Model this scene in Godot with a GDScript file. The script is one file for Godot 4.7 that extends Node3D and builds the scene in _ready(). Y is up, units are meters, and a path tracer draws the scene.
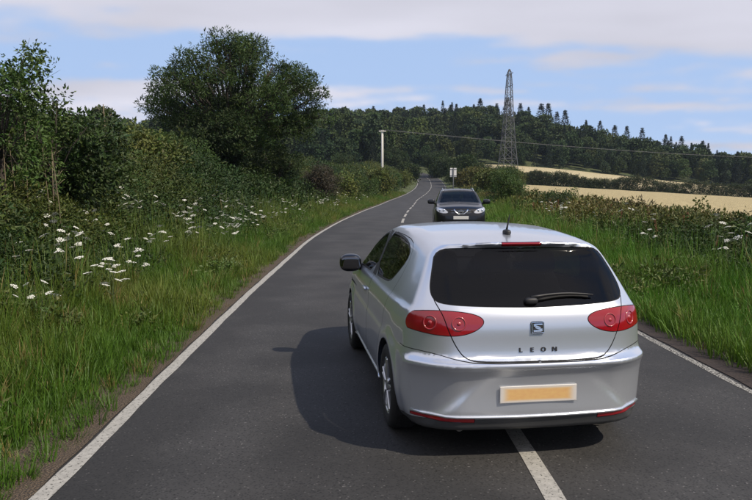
extends Node3D
# A country road on a sunny day: a silver hatchback astride the centre line, an oncoming black car, verges, fields, a wooded hill.

const EYE := 1.79
var rng := RandomNumberGenerator.new()
var noise := FastNoiseLite.new()
var rough_noise := FastNoiseLite.new()
var names := {}
var mats := {}

# ---------------------------------------------------------------- small helpers
func rf(a: float, b: float) -> float:
	return rng.randf_range(a, b)

func lin(r: float, g: float, b: float) -> Color:
	return Color(r, g, b).linear_to_srgb()

func mat(key: String, c: Color, rough := 0.8, metal := 0.0) -> StandardMaterial3D:
	if mats.has(key):
		return mats[key]
	var m := StandardMaterial3D.new()
	m.resource_name = key
	m.albedo_color = c
	m.roughness = rough
	m.metallic = metal
	mats[key] = m
	return m

func leaf_mat(key: String, glow: float, rough := 0.55) -> StandardMaterial3D:
	var m := mat(key, Color.WHITE, rough)
	m.vertex_color_use_as_albedo = true
	m.cull_mode = BaseMaterial3D.CULL_DISABLED
	m.backlight_enabled = true
	m.backlight = lin(glow, glow, glow * 0.6)
	m.metallic_specular = 0.35
	return m

func numbered(called: String) -> String:
	names[called] = names.get(called, -1) + 1
	return called if names[called] == 0 else "%s_%03d" % [called, names[called]]

func tag(o: Node3D, label: String, category: String, group := "", kind := "") -> Node3D:
	o.set_meta("label", label)
	if category: o.set_meta("category", category)
	if group: o.set_meta("group", group)
	if kind: o.set_meta("kind", kind)
	return o

func thing(called: String, label: String, category: String, at := Vector3.ZERO, turn := 0.0, group := "") -> Node3D:
	var o := Node3D.new()
	o.name = numbered(called)
	add_child(o)
	o.position = at
	o.rotation.y = turn
	return tag(o, label, category, group)

func hang(called: String, mesh: Mesh, m: Material, parent: Node = self) -> MeshInstance3D:
	var o := MeshInstance3D.new()
	o.name = numbered(called) if parent == self else called
	o.mesh = mesh
	o.material_override = m
	parent.add_child(o, true)
	return o

func struct(called: String, mesh: Mesh, m: Material, label: String) -> MeshInstance3D:
	var o := hang(called, mesh, m)
	o.set_meta("kind", "structure")
	o.set_meta("label", label)
	return o

func copy_of(o: Node3D, called: String, label: String) -> Node3D:
	var c: Node3D = o.duplicate()
	c.name = numbered(called)
	add_child(c)
	c.set_meta("label", label)
	return c

func copies(called: String, mesh: Mesh, m: Material, where: Array, tints: PackedColorArray, parent: Node = self) -> MultiMeshInstance3D:
	var mm := MultiMesh.new()
	mm.transform_format = MultiMesh.TRANSFORM_3D
	mm.use_colors = true
	mm.mesh = mesh
	mm.instance_count = where.size()
	for i in where.size():
		mm.set_instance_transform(i, where[i])
		mm.set_instance_color(i, tints[i])
	var o := MultiMeshInstance3D.new()
	o.name = numbered(called) if parent == self else called
	o.multimesh = mm
	o.material_override = m
	parent.add_child(o, true)
	o.set_meta("kind", "stuff")
	return o

func spin(scale: float, tilt := PI) -> Basis:
	var b := Basis(Vector3.UP, rf(0, TAU))
	if tilt > 0.0:
		b = b * Basis(Vector3(rf(-1, 1), 0.0, rf(-1, 1)).normalized(), rf(-tilt, tilt))
	return b.scaled(Vector3.ONE * scale)

# monotone-ish cubic through control points, sampled into a table
class Lut:
	var t0 := 0.0
	var inv := 1.0
	var a := PackedFloat32Array()
	func _init(pts: Array, n := 256) -> void:
		t0 = pts[0][0]
		var t1: float = pts[-1][0]
		inv = (n - 1) / (t1 - t0)
		a.resize(n)
		var m := []
		for i in pts.size():
			if i == 0 or i == pts.size() - 1:
				var i0: int = 0 if i == 0 else i - 1
				m.append((pts[i0 + 1][1] - pts[i0][1]) / (pts[i0 + 1][0] - pts[i0][0]))
				continue
			var d0: float = (pts[i][1] - pts[i - 1][1]) / (pts[i][0] - pts[i - 1][0])
			var d1: float = (pts[i + 1][1] - pts[i][1]) / (pts[i + 1][0] - pts[i][0])
			m.append(0.0 if d0 * d1 <= 0 else 2.0 * d0 * d1 / (d0 + d1))
		var k := 0
		for i in n:
			var t := t0 + i / inv
			while k < pts.size() - 2 and t > pts[k + 1][0]:
				k += 1
			var h: float = pts[k + 1][0] - pts[k][0]
			var s: float = clampf((t - pts[k][0]) / h, 0, 1)
			a[i] = (1 + 2 * s) * (1 - s) * (1 - s) * pts[k][1] + s * (1 - s) * (1 - s) * h * m[k] + s * s * (3 - 2 * s) * pts[k + 1][1] + s * s * (s - 1) * h * m[k + 1]
	func at(t: float) -> float:
		var x := clampf((t - t0) * inv, 0.0, a.size() - 1.001)
		var i := int(x)
		return a[i] + (a[i + 1] - a[i]) * (x - i)

# ---------------------------------------------------------------- meshes from primitives
func begin() -> SurfaceTool:
	var st := SurfaceTool.new()
	st.begin(Mesh.PRIMITIVE_TRIANGLES)
	return st

func tri(st: SurfaceTool, a: Vector3, b: Vector3, c: Vector3) -> void:
	st.add_vertex(a); st.add_vertex(b); st.add_vertex(c)

func quad(st: SurfaceTool, a: Vector3, b: Vector3, c: Vector3, d: Vector3) -> void:
	tri(st, a, b, c); tri(st, a, c, d)

func done(st: SurfaceTool, smooth := false) -> ArrayMesh:
	if smooth:
		st.index()
	st.generate_normals()
	return st.commit()

# box with chamfered edges, given by a transform
func add_box(st: SurfaceTool, xf: Transform3D, size: Vector3, bevel := 0.0) -> void:
	var h := size * 0.5
	var b := minf(bevel, h[h.min_axis_index()] * 0.9)
	st.set_smooth_group(-1)
	for ax in 3:
		for s in [-1.0, 1.0]:
			var u := (ax + 1) % 3
			var v := (ax + 2) % 3
			var q := []
			for k in [[-1, -1], [1, -1], [1, 1], [-1, 1]]:
				var p := Vector3.ZERO
				p[ax] = s * h[ax]
				p[u] = k[0] * (h[u] - b)
				p[v] = k[1] * (h[v] - b)
				q.append(xf * p)
			if s > 0: quad(st, q[3], q[2], q[1], q[0])
			else: quad(st, q[0], q[1], q[2], q[3])
	if b <= 0.0:
		return
	for ax in 3:
		var u := (ax + 1) % 3
		var v := (ax + 2) % 3
		for su in [-1.0, 1.0]:
			for sv in [-1.0, 1.0]:
				var q := []
				for k in [[-1, 0], [1, 0], [1, 1], [-1, 1]]:
					var p := Vector3.ZERO
					p[ax] = k[0] * (h[ax] - b)
					p[u] = su * (h[u] - (b if k[1] == 1 else 0.0))
					p[v] = sv * (h[v] - (b if k[1] == 0 else 0.0))
					q.append(xf * p)
				if su * sv > 0: quad(st, q[0], q[1], q[2], q[3])
				else: quad(st, q[3], q[2], q[1], q[0])
	for sx in [-1.0, 1.0]:
		for sy in [-1.0, 1.0]:
			for sz in [-1.0, 1.0]:
				var s := Vector3(sx, sy, sz)
				var q := []
				for ax in 3:
					var p := s * (h - Vector3.ONE * b)
					p[ax] = s[ax] * h[ax]
					q.append(xf * p)
				if sx * sy * sz > 0: tri(st, q[2], q[1], q[0])
				else: tri(st, q[0], q[1], q[2])

func box_mesh(size: Vector3, bevel := 0.0, at := Vector3.ZERO) -> ArrayMesh:
	var st := begin()
	add_box(st, Transform3D(Basis(), at), size, bevel)
	return done(st)

# tapered tube along points
func add_tube(st: SurfaceTool, pts: PackedVector3Array, radii: PackedFloat32Array, sides := 8, capped := true) -> void:
	st.set_smooth_group(1)
	var rings := []
	var up := Vector3(0.3, 0.2, 0.93)
	for i in pts.size():
		var t := (pts[mini(i + 1, pts.size() - 1)] - pts[maxi(i - 1, 0)]).normalized()
		var u := up.cross(t)
		if u.length() < 0.05: u = Vector3.RIGHT.cross(t)
		u = u.normalized()
		var w := t.cross(u)
		up = u.cross(t) * -1.0
		var ring := PackedVector3Array()
		for k in sides:
			var a := TAU * k / sides
			ring.append(pts[i] + (u * cos(a) + w * sin(a)) * radii[i])
		rings.append(ring)
	for i in pts.size() - 1:
		for k in sides:
			var l := (k + 1) % sides
			quad(st, rings[i][k], rings[i + 1][k], rings[i + 1][l], rings[i][l])
	if capped:
		for k in sides:
			var l := (k + 1) % sides
			tri(st, pts[0], rings[0][k], rings[0][l])
			tri(st, pts[-1], rings[-1][l], rings[-1][k])

func tube(pts: PackedVector3Array, radii: PackedFloat32Array, sides := 8) -> ArrayMesh:
	var st := begin()
	add_tube(st, pts, radii, sides)
	return done(st)

# surface of revolution round the x axis: profile of (x, radius)
func add_lathe(st: SurfaceTool, prof: PackedVector2Array, n := 32, at := Vector3.ZERO, smooth := true) -> void:
	for i in prof.size() - 1:
		st.set_smooth_group(1 if smooth else i + 1)
		for k in n:
			var a := TAU * k / n
			var b := TAU * (k + 1) / n
			var p := prof[i]
			var q := prof[i + 1]
			quad(st, at + Vector3(p.x, p.y * cos(a), p.y * sin(a)), at + Vector3(q.x, q.y * cos(a), q.y * sin(a)), at + Vector3(q.x, q.y * cos(b), q.y * sin(b)), at + Vector3(p.x, p.y * cos(b), p.y * sin(b)))

# rounded lump: superellipsoid
func add_lump(st: SurfaceTool, xf: Transform3D, r: Vector3, e := 0.5, nu := 20, nv := 12) -> void:
	st.set_smooth_group(1)
	var g := []
	for j in nv + 1:
		var row := PackedVector3Array()
		var b := -PI / 2 + PI * j / nv
		for i in nu:
			var a := TAU * i / nu
			var ca := signf(cos(a)) * pow(absf(cos(a)), e)
			var sa := signf(sin(a)) * pow(absf(sin(a)), e)
			var cb := pow(absf(cos(b)), e)
			var sb := signf(sin(b)) * pow(absf(sin(b)), e)
			row.append(xf * Vector3(r.x * ca * cb, r.y * sb, r.z * sa * cb))
		g.append(row)
	for j in nv:
		for i in nu:
			var k := (i + 1) % nu
			quad(st, g[j][i], g[j][k], g[j + 1][k], g[j + 1][i])

func lump(at: Vector3, r: Vector3, e := 0.5, b := Basis()) -> ArrayMesh:
	var st := begin()
	add_lump(st, Transform3D(b, at), r, e)
	return done(st, true)
const DRAFT := false

# ---------------------------------------------------------------- car bodies: one smooth implicit surface, cut into panels
class Body:
	var top: Lut        # height of the centre line by z
	var top_n: Lut      # how far the top leans
	var rear: Lut       # rear face by height
	var rear_n: Lut
	var front: Lut
	var front_n: Lut
	var plan: Lut       # half width by z
	var section: Lut    # how far the side draws in, by height
	var lean: Lut       # tumblehome by z
	var belt := 0.95
	var floor_y := 0.2
	var crown := 0.1
	var wheels := [-1.27, 1.31]
	var wheel_y := 0.315
	var plinth := false # a raised field for the number plate
	var edge := 0.09
	func slopes(l: Lut) -> Lut:
		var r := Lut.new([[l.t0, 0.0], [l.t0 + (l.a.size() - 1) / l.inv, 0.0]], l.a.size())
		for i in l.a.size():
			var d := (l.a[mini(i + 3, l.a.size() - 1)] - l.a[maxi(i - 3, 0)]) * l.inv / 6.0
			r.a[i] = 1.0 / sqrt(1.0 + d * d)
		return r
	func ready() -> void:
		top_n = slopes(top); rear_n = slopes(rear); front_n = slopes(front)
	func smax(a: float, b: float, k: float) -> float:
		var h := maxf(k - absf(a - b), 0.0) / k
		return maxf(a, b) + h * h * k * 0.25
	func f(p: Vector3) -> float:
		var ax := absf(p.x)
		var over := maxf(0.0, p.y - belt)
		var ln := lean.at(p.z)
		var half := plan.at(p.z) - section.at(p.y) - ln * over
		for w in wheels:
			if absf(p.z - w) > 0.52 or p.y > 0.85: continue
			var r := Vector2(p.z - w, p.y - wheel_y).length()
			var q := (r - 0.385) / 0.055
			half += 0.016 * exp(-q * q)
		var side := (ax - half) / sqrt(1.0 + (ln * ln if over > 0.0 else 0.0))
		var up := (p.y - top.at(p.z) + crown * ax * ax) * top_n.at(p.z)
		var d := smax(side, up, edge)
		var bow := maxf(0.0, ax - 0.5)
		var rz := rear.at(p.y) - 0.1 * ax * ax - 1.5 * bow * bow
		if plinth:
			var hw := 0.40 + (0.555 - p.y) * 1.1
			var sd := (ax - hw) * 0.68
			if sd < 0.012 and p.y < 0.57:
				rz += 0.10 * clampf(0.565 - p.y, 0.0, 0.235) * (1.0 - smoothstep(-0.055, 0.012, sd))
		d = smax(d, (p.z - rz) * rear_n.at(p.y), 0.05)
		var fz := front.at(p.y) + 0.16 * ax * ax + 1.3 * bow * bow
		d = smax(d, (fz - p.z) * front_n.at(p.y), 0.09)
		return smax(d, floor_y - p.y, 0.04)
	func normal(p: Vector3) -> Vector3:
		var e := 0.004
		var a := f(p + Vector3(e, -e, -e))
		var b := f(p + Vector3(-e, -e, e))
		var c := f(p + Vector3(-e, e, -e))
		var d := f(p + Vector3(e, e, e))
		return (Vector3(1, -1, -1) * a + Vector3(-1, -1, 1) * b + Vector3(-1, 1, -1) * c + Vector3(1, 1, 1) * d) / (4.0 * e)
	func onto(p: Vector3) -> Vector3:
		var n := normal(p)
		n /= maxf(n.length_squared(), 0.2)
		for k in 2:
			p -= n * f(p)
		return p
	# the surface met when going from outside along dir
	func meet(p: Vector3, dir: Vector3) -> Vector3:
		for k in 60:
			var d := f(p)
			if absf(d) < 0.0005: break
			p += dir * d * 0.8
		return p

class Soup:
	var v := PackedVector3Array()
	var n := PackedVector3Array()
	func put(a: Vector3, b: Vector3, c: Vector3, na: Vector3, nb: Vector3, nc: Vector3) -> void:
		v.append(a); v.append(b); v.append(c)
		n.append(na); n.append(nb); n.append(nc)
	func add(s: Soup) -> Soup:
		v.append_array(s.v); n.append_array(s.n)
		return self
	func mesh(push := 0.0, flip := false) -> ArrayMesh:
		var pv := PackedVector3Array()
		var pn := PackedVector3Array()
		pv.resize(v.size()); pn.resize(v.size())
		for i in range(0, v.size(), 3):
			var j := i + 1
			var k := i + 2
			if ((v[j] - v[i]).cross(v[k] - v[i]).dot(n[i] + n[j] + n[k]) > 0.0) != flip:
				j = i + 2
				k = i + 1
			var o := 0
			for q in [i, j, k]:
				pv[i + o] = v[q] + n[q] * push
				pn[i + o] = -n[q] if flip else n[q]
				o += 1
		var arr := []
		arr.resize(Mesh.ARRAY_MAX)
		arr[Mesh.ARRAY_VERTEX] = pv
		arr[Mesh.ARRAY_NORMAL] = pn
		var m := ArrayMesh.new()
		m.add_surface_from_arrays(Mesh.PRIMITIVE_TRIANGLES, arr)
		return m

func skin(body: Body, lo: Vector3, hi: Vector3, cell: float) -> Soup:
	var F := 3
	var big := cell * F
	var cx := int(ceil((hi.x - lo.x) / big)); var cy := int(ceil((hi.y - lo.y) / big)); var cz := int(ceil((hi.z - lo.z) / big))
	var nx := cx * F + 1; var ny := cy * F + 1; var nz := cz * F + 1
	var vals := PackedFloat32Array(); vals.resize(nx * ny * nz); vals.fill(999.0)
	var at := PackedInt32Array(); at.resize(nx * ny * nz); at.fill(-1)
	var live := []
	for K in cz:
		for J in cy:
			for I in cx:
				var c := lo + Vector3(I + 0.5, J + 0.5, K + 0.5) * big
				if absf(body.f(c)) < big * 1.6:
					live.append(Vector3i(I * F, J * F, K * F))
	for b in live:
		for k in F + 1:
			for j in F + 1:
				for i in F + 1:
					var q: int = (b.x + i) + nx * ((b.y + j) + ny * (b.z + k))
					if vals[q] == 999.0:
						vals[q] = body.f(lo + Vector3(b.x + i, b.y + j, b.z + k) * cell)
	var P := PackedVector3Array()
	var N := PackedVector3Array()
	var sy := nx
	var sz := nx * ny
	var step := [0, 1, sy, sy + 1, sz, sz + 1, sz + sy, sz + sy + 1]
	var edges := [[0, 1], [2, 3], [4, 5], [6, 7], [0, 2], [1, 3], [4, 6], [5, 7], [0, 4], [1, 5], [2, 6], [3, 7]]
	var cells := []
	for b in live:
		for k in F:
			for j in F:
				for i in F:
					var q: int = (b.x + i) + nx * ((b.y + j) + ny * (b.z + k))
					var neg := 0
					for s in step:
						if vals[q + s] < 0.0: neg += 1
					if neg == 0 or neg == 8: continue
					var sum := Vector3.ZERO
					var cnt := 0
					for e in edges:
						var a: float = vals[q + step[e[0]]]
						var c: float = vals[q + step[e[1]]]
						if (a < 0.0) != (c < 0.0):
							var t := a / (a - c)
							var e0: int = e[0]
							var e1: int = e[1]
							var p0 := Vector3(e0 & 1, (e0 >> 1) & 1, e0 >> 2)
							var p1 := Vector3(e1 & 1, (e1 >> 1) & 1, e1 >> 2)
							sum += p0.lerp(p1, t)
							cnt += 1
					var p := lo + (Vector3(b.x + i, b.y + j, b.z + k) + sum / cnt) * cell
					p = body.onto(p)
					at[q] = P.size()
					P.append(p)
					N.append(body.normal(p).normalized())
					cells.append(q)
	var out := Soup.new()
	for q in cells:
		for d in 3:
			var s: int = step[[1, 2, 4][d]]
			if vals[q + s] == 999.0 or (vals[q] < 0.0) == (vals[q + s] < 0.0): continue
			var u: int = step[[2, 4, 1][d]]
			var w: int = step[[4, 1, 2][d]]
			if q - u - w < 0: continue
			var a := at[q]; var b := at[q - u]; var c := at[q - u - w]; var e := at[q - w]
			if a < 0 or b < 0 or c < 0 or e < 0: continue
			out.put(P[a], P[b], P[c], N[a], N[b], N[c])
			out.put(P[a], P[c], P[e], N[a], N[c], N[e])
	return out

# a closed outline in the rear or front view (|x|, y), or in the side view (z, y)
class Region:
	var poly := PackedVector2Array()
	var lo := Vector2(1e9, 1e9)
	var hi := Vector2(-1e9, -1e9)
	var view := "rear"
	var sign := 0
	var off := 0.0
	var least_z := -99.0
	func _init(pts: Array, seen: String, side := 0, rounds := 2, behind := -99.0) -> void:
		view = seen
		least_z = behind
		sign = side
		for q in pts: poly.append(Vector2(q[0], q[1]))
		for r in rounds:
			var s := PackedVector2Array()
			for i in poly.size():
				var a := poly[i]
				var b := poly[(i + 1) % poly.size()]
				s.append(a.lerp(b, 0.25)); s.append(a.lerp(b, 0.75))
			poly = s
		for q in poly:
			lo = lo.min(q); hi = hi.max(q)
	func flat(p: Vector3) -> Vector2:
		return Vector2(p.z, p.y) if view == "side" else Vector2(absf(p.x) if sign == 0 else p.x * sign, p.y)
	func far(p: Vector3) -> bool:
		if view == "rear" and p.z < 0.9 or view == "front" and p.z > -0.2: return true
		if p.z < least_z - 0.08: return true
		if view == "side" and (absf(p.x) < 0.35 or sign != 0 and p.x * sign < 0.0): return true
		var q := flat(p)
		var m := off + 0.06
		return q.x < lo.x - m or q.y < lo.y - m or q.x > hi.x + m or q.y > hi.y + m
	var known := {}
	func g(p3: Vector3) -> float:
		if not known.has(p3): known[p3] = raw(p3)
		return known[p3] - off
	func raw(p3: Vector3) -> float:
		var p := flat(p3)
		var d := 1e9
		var s := 1.0
		var j := poly.size() - 1
		for i in poly.size():
			var a := poly[i]
			var b := poly[j]
			var e := b - a
			var w := p - a
			d = minf(d, (w - e * clampf(w.dot(e) / maxf(e.length_squared(), 1e-9), 0.0, 1.0)).length_squared())
			var c1 := p.y >= a.y
			var c2 := p.y < b.y
			var c3 := e.x * w.y > e.y * w.x
			if (c1 and c2 and c3) or not (c1 or c2 or c3): s = -s
			j = i
		return maxf(s * sqrt(d), least_z + 11.0 * (p.y - 0.905) * (p.y - 0.905) - p3.z)

func clip(s: Soup, r: Region) -> Array:
	var inside := Soup.new()
	var outside := Soup.new()
	var stack := []
	for i in range(0, s.v.size(), 3):
		if r.far((s.v[i] + s.v[i + 1] + s.v[i + 2]) / 3.0):
			outside.put(s.v[i], s.v[i + 1], s.v[i + 2], s.n[i], s.n[i + 1], s.n[i + 2])
			continue
		stack.append([[s.v[i], s.v[i + 1], s.v[i + 2]], [s.n[i], s.n[i + 1], s.n[i + 2]], 0, [r.g(s.v[i]), r.g(s.v[i + 1]), r.g(s.v[i + 2])]])
	while stack:
		var t: Array = stack.pop_back()
		var v: Array = t[0]
		var n: Array = t[1]
		var g: Array = t[3]
		var span := maxf((v[0] - v[1]).length(), maxf((v[1] - v[2]).length(), (v[2] - v[0]).length()))
		var near := minf(absf(g[0]), minf(absf(g[1]), absf(g[2])))
		if t[2] < 2 and near < span and span > 0.012:
			var mv := []
			var mn := []
			var mg := []
			for k in 3:
				var l := (k + 1) % 3
				var m: Vector3 = (v[k] + v[l]) * 0.5
				mv.append(m)
				mn.append((n[k] + n[l]).normalized())
				mg.append(r.g(m))
			for k in 3:
				var l := (k + 2) % 3
				stack.append([[v[k], mv[k], mv[l]], [n[k], mn[k], mn[l]], t[2] + 1, [g[k], mg[k], mg[l]]])
			stack.append([mv, mn, t[2] + 1, mg])
			continue
		var neg := 0
		for k in 3:
			if g[k] < 0.0: neg += 1
		if neg == 3 or neg == 0:
			(inside if neg == 3 else outside).put(v[0], v[1], v[2], n[0], n[1], n[2])
			continue
		var lone := 0
		for k in 3:
			if (g[k] < 0.0) == (neg == 1): lone = k
		var k1 := (lone + 1) % 3
		var k2 := (lone + 2) % 3
		var t1: float = g[lone] / (g[lone] - g[k1])
		var t2: float = g[lone] / (g[lone] - g[k2])
		var p1: Vector3 = v[lone].lerp(v[k1], t1)
		var p2: Vector3 = v[lone].lerp(v[k2], t2)
		var n1: Vector3 = n[lone].lerp(n[k1], t1).normalized()
		var n2: Vector3 = n[lone].lerp(n[k2], t2).normalized()
		(inside if neg == 1 else outside).put(v[lone], p1, p2, n[lone], n1, n2)
		var rest := outside if neg == 1 else inside
		rest.put(p1, v[k1], v[k2], n1, n[k1], n[k2])
		rest.put(p1, v[k2], p2, n1, n[k2], n2)
	return [inside, outside]

# a shell kept in blocks, so that a cut only touches the blocks that it crosses
class Shell:
	var blocks := []
	var spans := []
	func _init(s: Soup) -> void:
		var by := {}
		for i in range(0, s.v.size(), 3):
			var c := (s.v[i] + s.v[i + 1] + s.v[i + 2]) / 3.0
			var key := Vector3i((c * 4.5).floor())
			if not by.has(key): by[key] = Soup.new()
			by[key].put(s.v[i], s.v[i + 1], s.v[i + 2], s.n[i], s.n[i + 1], s.n[i + 2])
		for k in by: take(by[k])
	func take(b: Soup) -> void:
		if b.v.is_empty(): return
		var box := AABB(b.v[0], Vector3.ZERO)
		for p in b.v: box = box.expand(p)
		blocks.append(b)
		spans.append(box)
	func whole() -> Soup:
		var s := Soup.new()
		for b in blocks: s.add(b)
		return s

func crosses(box: AABB, r: Region) -> bool:
	var lo := box.position
	var hi := box.end
	if r.view == "rear" and hi.z < 0.9 or r.view == "front" and lo.z > -0.2 or hi.z < r.least_z - 0.08: return false
	if r.view == "side" and (maxf(absf(lo.x), absf(hi.x)) < 0.35 or r.sign > 0 and hi.x < 0.0 or r.sign < 0 and lo.x > 0.0): return false
	var a := lo.z
	var b := hi.z
	if r.view != "side":
		a = minf(absf(lo.x), absf(hi.x)) if r.sign == 0 else minf(lo.x * r.sign, hi.x * r.sign)
		if r.sign == 0 and lo.x * hi.x < 0.0: a = 0.0
		b = maxf(absf(lo.x), absf(hi.x)) if r.sign == 0 else maxf(lo.x * r.sign, hi.x * r.sign)
	var m := r.off + 0.06
	return b > r.lo.x - m and a < r.hi.x + m and hi.y > r.lo.y - m and lo.y < r.hi.y + m

# cuts a panel out of the shell: [panel, gap round it]
func cut(s: Shell, r: Region, gap: float) -> Array:
	var panel := Soup.new()
	var seam := Soup.new()
	for i in s.blocks.size():
		r.off = gap
		if not crosses(s.spans[i], r): continue
		var a := clip(s.blocks[i], r)
		if a[0].v.is_empty(): continue
		s.blocks[i] = a[1]
		if gap <= 0.0:
			panel.add(a[0])
			continue
		r.off = 0.0
		var b := clip(a[0], r)
		panel.add(b[0])
		seam.add(b[1])
	return [panel, seam]

func cut3(s: Soup, r: Region, gap: float) -> Array:          # [inside, gap, outside] of a single panel
	r.off = gap
	var a := clip(s, r)
	r.off = 0.0
	var b := clip(a[0], r)
	return [b[0], b[1], a[1]]

func car_mats() -> void:
	var paint := mat("silver_paint", lin(0.64, 0.675, 0.74), 0.29, 0.74)
	paint.clearcoat_enabled = true
	paint.clearcoat = 0.8
	paint.clearcoat_roughness = 0.06
	var black := mat("black_paint", lin(0.006, 0.006, 0.008), 0.3, 0.2)
	black.clearcoat_enabled = true
	black.clearcoat = 0.45
	black.clearcoat_roughness = 0.04
	mat("trim", lin(0.012, 0.012, 0.013), 0.55)
	mat("lip", lin(0.045, 0.047, 0.05), 0.5)
	mat("gap", lin(0.008, 0.008, 0.009), 0.9)
	mat("rubber", lin(0.012, 0.012, 0.012), 0.85)
	mat("alloy", lin(0.55, 0.56, 0.58), 0.28, 0.9)
	mat("chrome", lin(0.75, 0.76, 0.78), 0.12, 1.0)
	mat("cloth", lin(0.02, 0.02, 0.022), 0.95)
	var lens := mat("red_lens", lin(0.25, 0.004, 0.010), 0.12)
	lens.clearcoat_enabled = true
	lens.clearcoat = 1.0
	lens.clearcoat_roughness = 0.03
	var pale := mat("pale_red_lens", lin(0.30, 0.012, 0.02), 0.15)
	pale.clearcoat_enabled = true
	mat("mirror", lin(0.14, 0.14, 0.15), 0.03, 1.0)
	for k in [["privacy_glass", 0.82, 0.001], ["clear_glass", 0.72, 0.002]]:
		var g := mat(k[0], Color.BLACK, 0.03)
		g.metallic_specular = 0.38 if k[1] > 0.8 else 0.28
		g.albedo_color = lin(k[2], k[2], k[2] * 1.2)
		g.albedo_color.a = k[1]
		g.transparency = BaseMaterial3D.TRANSPARENCY_ALPHA
		g.cull_mode = BaseMaterial3D.CULL_DISABLED
	var h := mat("lamp_glass", lin(0.55, 0.57, 0.6), 0.08, 0.6)
	h.clearcoat_enabled = true

func add_wheel(car: Node3D, side: float, x: float, y: float, z: float, spokes: int) -> void:
	var st := begin()
	var w := 0.105
	add_lathe(st, PackedVector2Array([Vector2(-w + 0.01, 0.212), Vector2(-w, 0.235), Vector2(-w, 0.275), Vector2(-w + 0.012, 0.3), Vector2(-w + 0.035, y - 0.002), Vector2(-0.03, y), Vector2(0.03, y), Vector2(w - 0.035, y - 0.002), Vector2(w - 0.012, 0.3), Vector2(w, 0.275), Vector2(w, 0.235), Vector2(w - 0.01, 0.212)]), 44)
	for k in 60:                                            # tread blocks
		var a := TAU * k / 60
		for xx in [-0.05, 0.0, 0.05]:
			add_box(st, Transform3D(Basis(Vector3.RIGHT, a), Vector3(xx, cos(a) * (y - 0.002), sin(a) * (y - 0.002))), Vector3(0.036, 0.008, 0.022))
	var t := hang("wheel", done(st), mats.rubber, car)
	t.position = Vector3(x, y, z)
	st = begin()
	var o := side * (w - 0.012)
	add_lathe(st, PackedVector2Array([Vector2(o, 0.222), Vector2(o + side * 0.004, 0.216), Vector2(o - side * 0.01, 0.203), Vector2(o - side * 0.14, 0.19)]), 44)
	for k: int in spokes:
		for d: float in [-0.13, 0.13]:
			var a := TAU * k / spokes + d
			var inner := TAU * k / spokes + d * 0.3
			var p0 := Vector3(o - side * 0.006, cos(inner) * 0.045, sin(inner) * 0.045)
			var p1 := Vector3(o - side * 0.004, cos(a) * 0.207, sin(a) * 0.207)
			var dir := (p1 - p0).normalized()
			var b := Basis(Vector3.RIGHT, dir, Vector3.RIGHT.cross(dir)).orthonormalized()
			add_box(st, Transform3D(b, (p0 + p1) * 0.5), Vector3(0.03, (p1 - p0).length(), 0.022), 0.007)
	add_lathe(st, PackedVector2Array([Vector2(o - side * 0.03, 0.06), Vector2(o, 0.052), Vector2(o + side * 0.006, 0.03), Vector2(o + side * 0.008, 0.0)]), 24)
	hang("rim", done(st), mats.alloy, t)
	st = begin()
	add_lathe(st, PackedVector2Array([Vector2(o - side * 0.07, 0.0), Vector2(o - side * 0.07, 0.15), Vector2(o - side * 0.085, 0.15), Vector2(o - side * 0.085, 0.0)]), 32, Vector3.ZERO, false)
	hang("brake_disc", done(st), mat("disc", lin(0.12, 0.115, 0.11), 0.5, 0.7), t)

func add_arch(car: Node3D, side: float, z: float, y: float, r: float, reach: float) -> void:
	var st := begin()
	st.set_smooth_group(1)
	var n := 22
	for k in n:
		var a := -0.35 + (PI + 0.7) * k / n
		var b := -0.35 + (PI + 0.7) * (k + 1) / n
		var p := Vector3(side * reach, y + sin(a) * r, z + cos(a) * r)
		var q := Vector3(side * reach, y + sin(b) * r, z + cos(b) * r)
		var d := Vector3(-side * 0.34, 0, 0)
		quad(st, p, q, q + d, p + d)
		tri(st, p + d, q + d, Vector3(side * (reach - 0.34), y, z))
	hang("wheel_housing", done(st), mats.gap, car)

func add_seats(car: Node3D, rows: Array, lift: float) -> void:
	for row in rows:                                        # [z, xs, headrest]
		for x in row[1]:
			var st := begin()
			add_lump(st, Transform3D(Basis(), Vector3(x, lift + 0.42, row[0] - 0.26)), Vector3(0.24, 0.11, 0.28), 0.5)
			add_lump(st, Transform3D(Basis(Vector3.RIGHT, -0.32), Vector3(x, lift + 0.72, row[0] + 0.06)), Vector3(0.24, 0.36, 0.09), 0.5)
			var seat := hang("seat", done(st, true), mats.cloth, car)
			st = begin()
			add_lump(st, Transform3D(Basis(Vector3.RIGHT, -0.25), Vector3(x, lift + 1.13, row[0] + 0.17)), Vector3(0.13, 0.095, 0.055), 0.55)
			for s in [-0.06, 0.06]:
				add_tube(st, PackedVector3Array([Vector3(x + s, lift + 0.98, row[0] + 0.14), Vector3(x + s, lift + 1.1, row[0] + 0.165)]), PackedFloat32Array([0.006, 0.006]), 6)
			hang("headrest", done(st, true), mats.cloth, seat)

func lined(s: Soup, above: float) -> Soup:                   # the cloth lining behind the painted shell of the cabin
	var r := Soup.new()
	for i in range(0, s.v.size(), 3):
		if s.v[i].y > above and s.v[i].z > -1.0:
			r.put(s.v[i], s.v[i + 1], s.v[i + 2], s.n[i], s.n[i + 1], s.n[i + 2])
	return r

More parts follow.
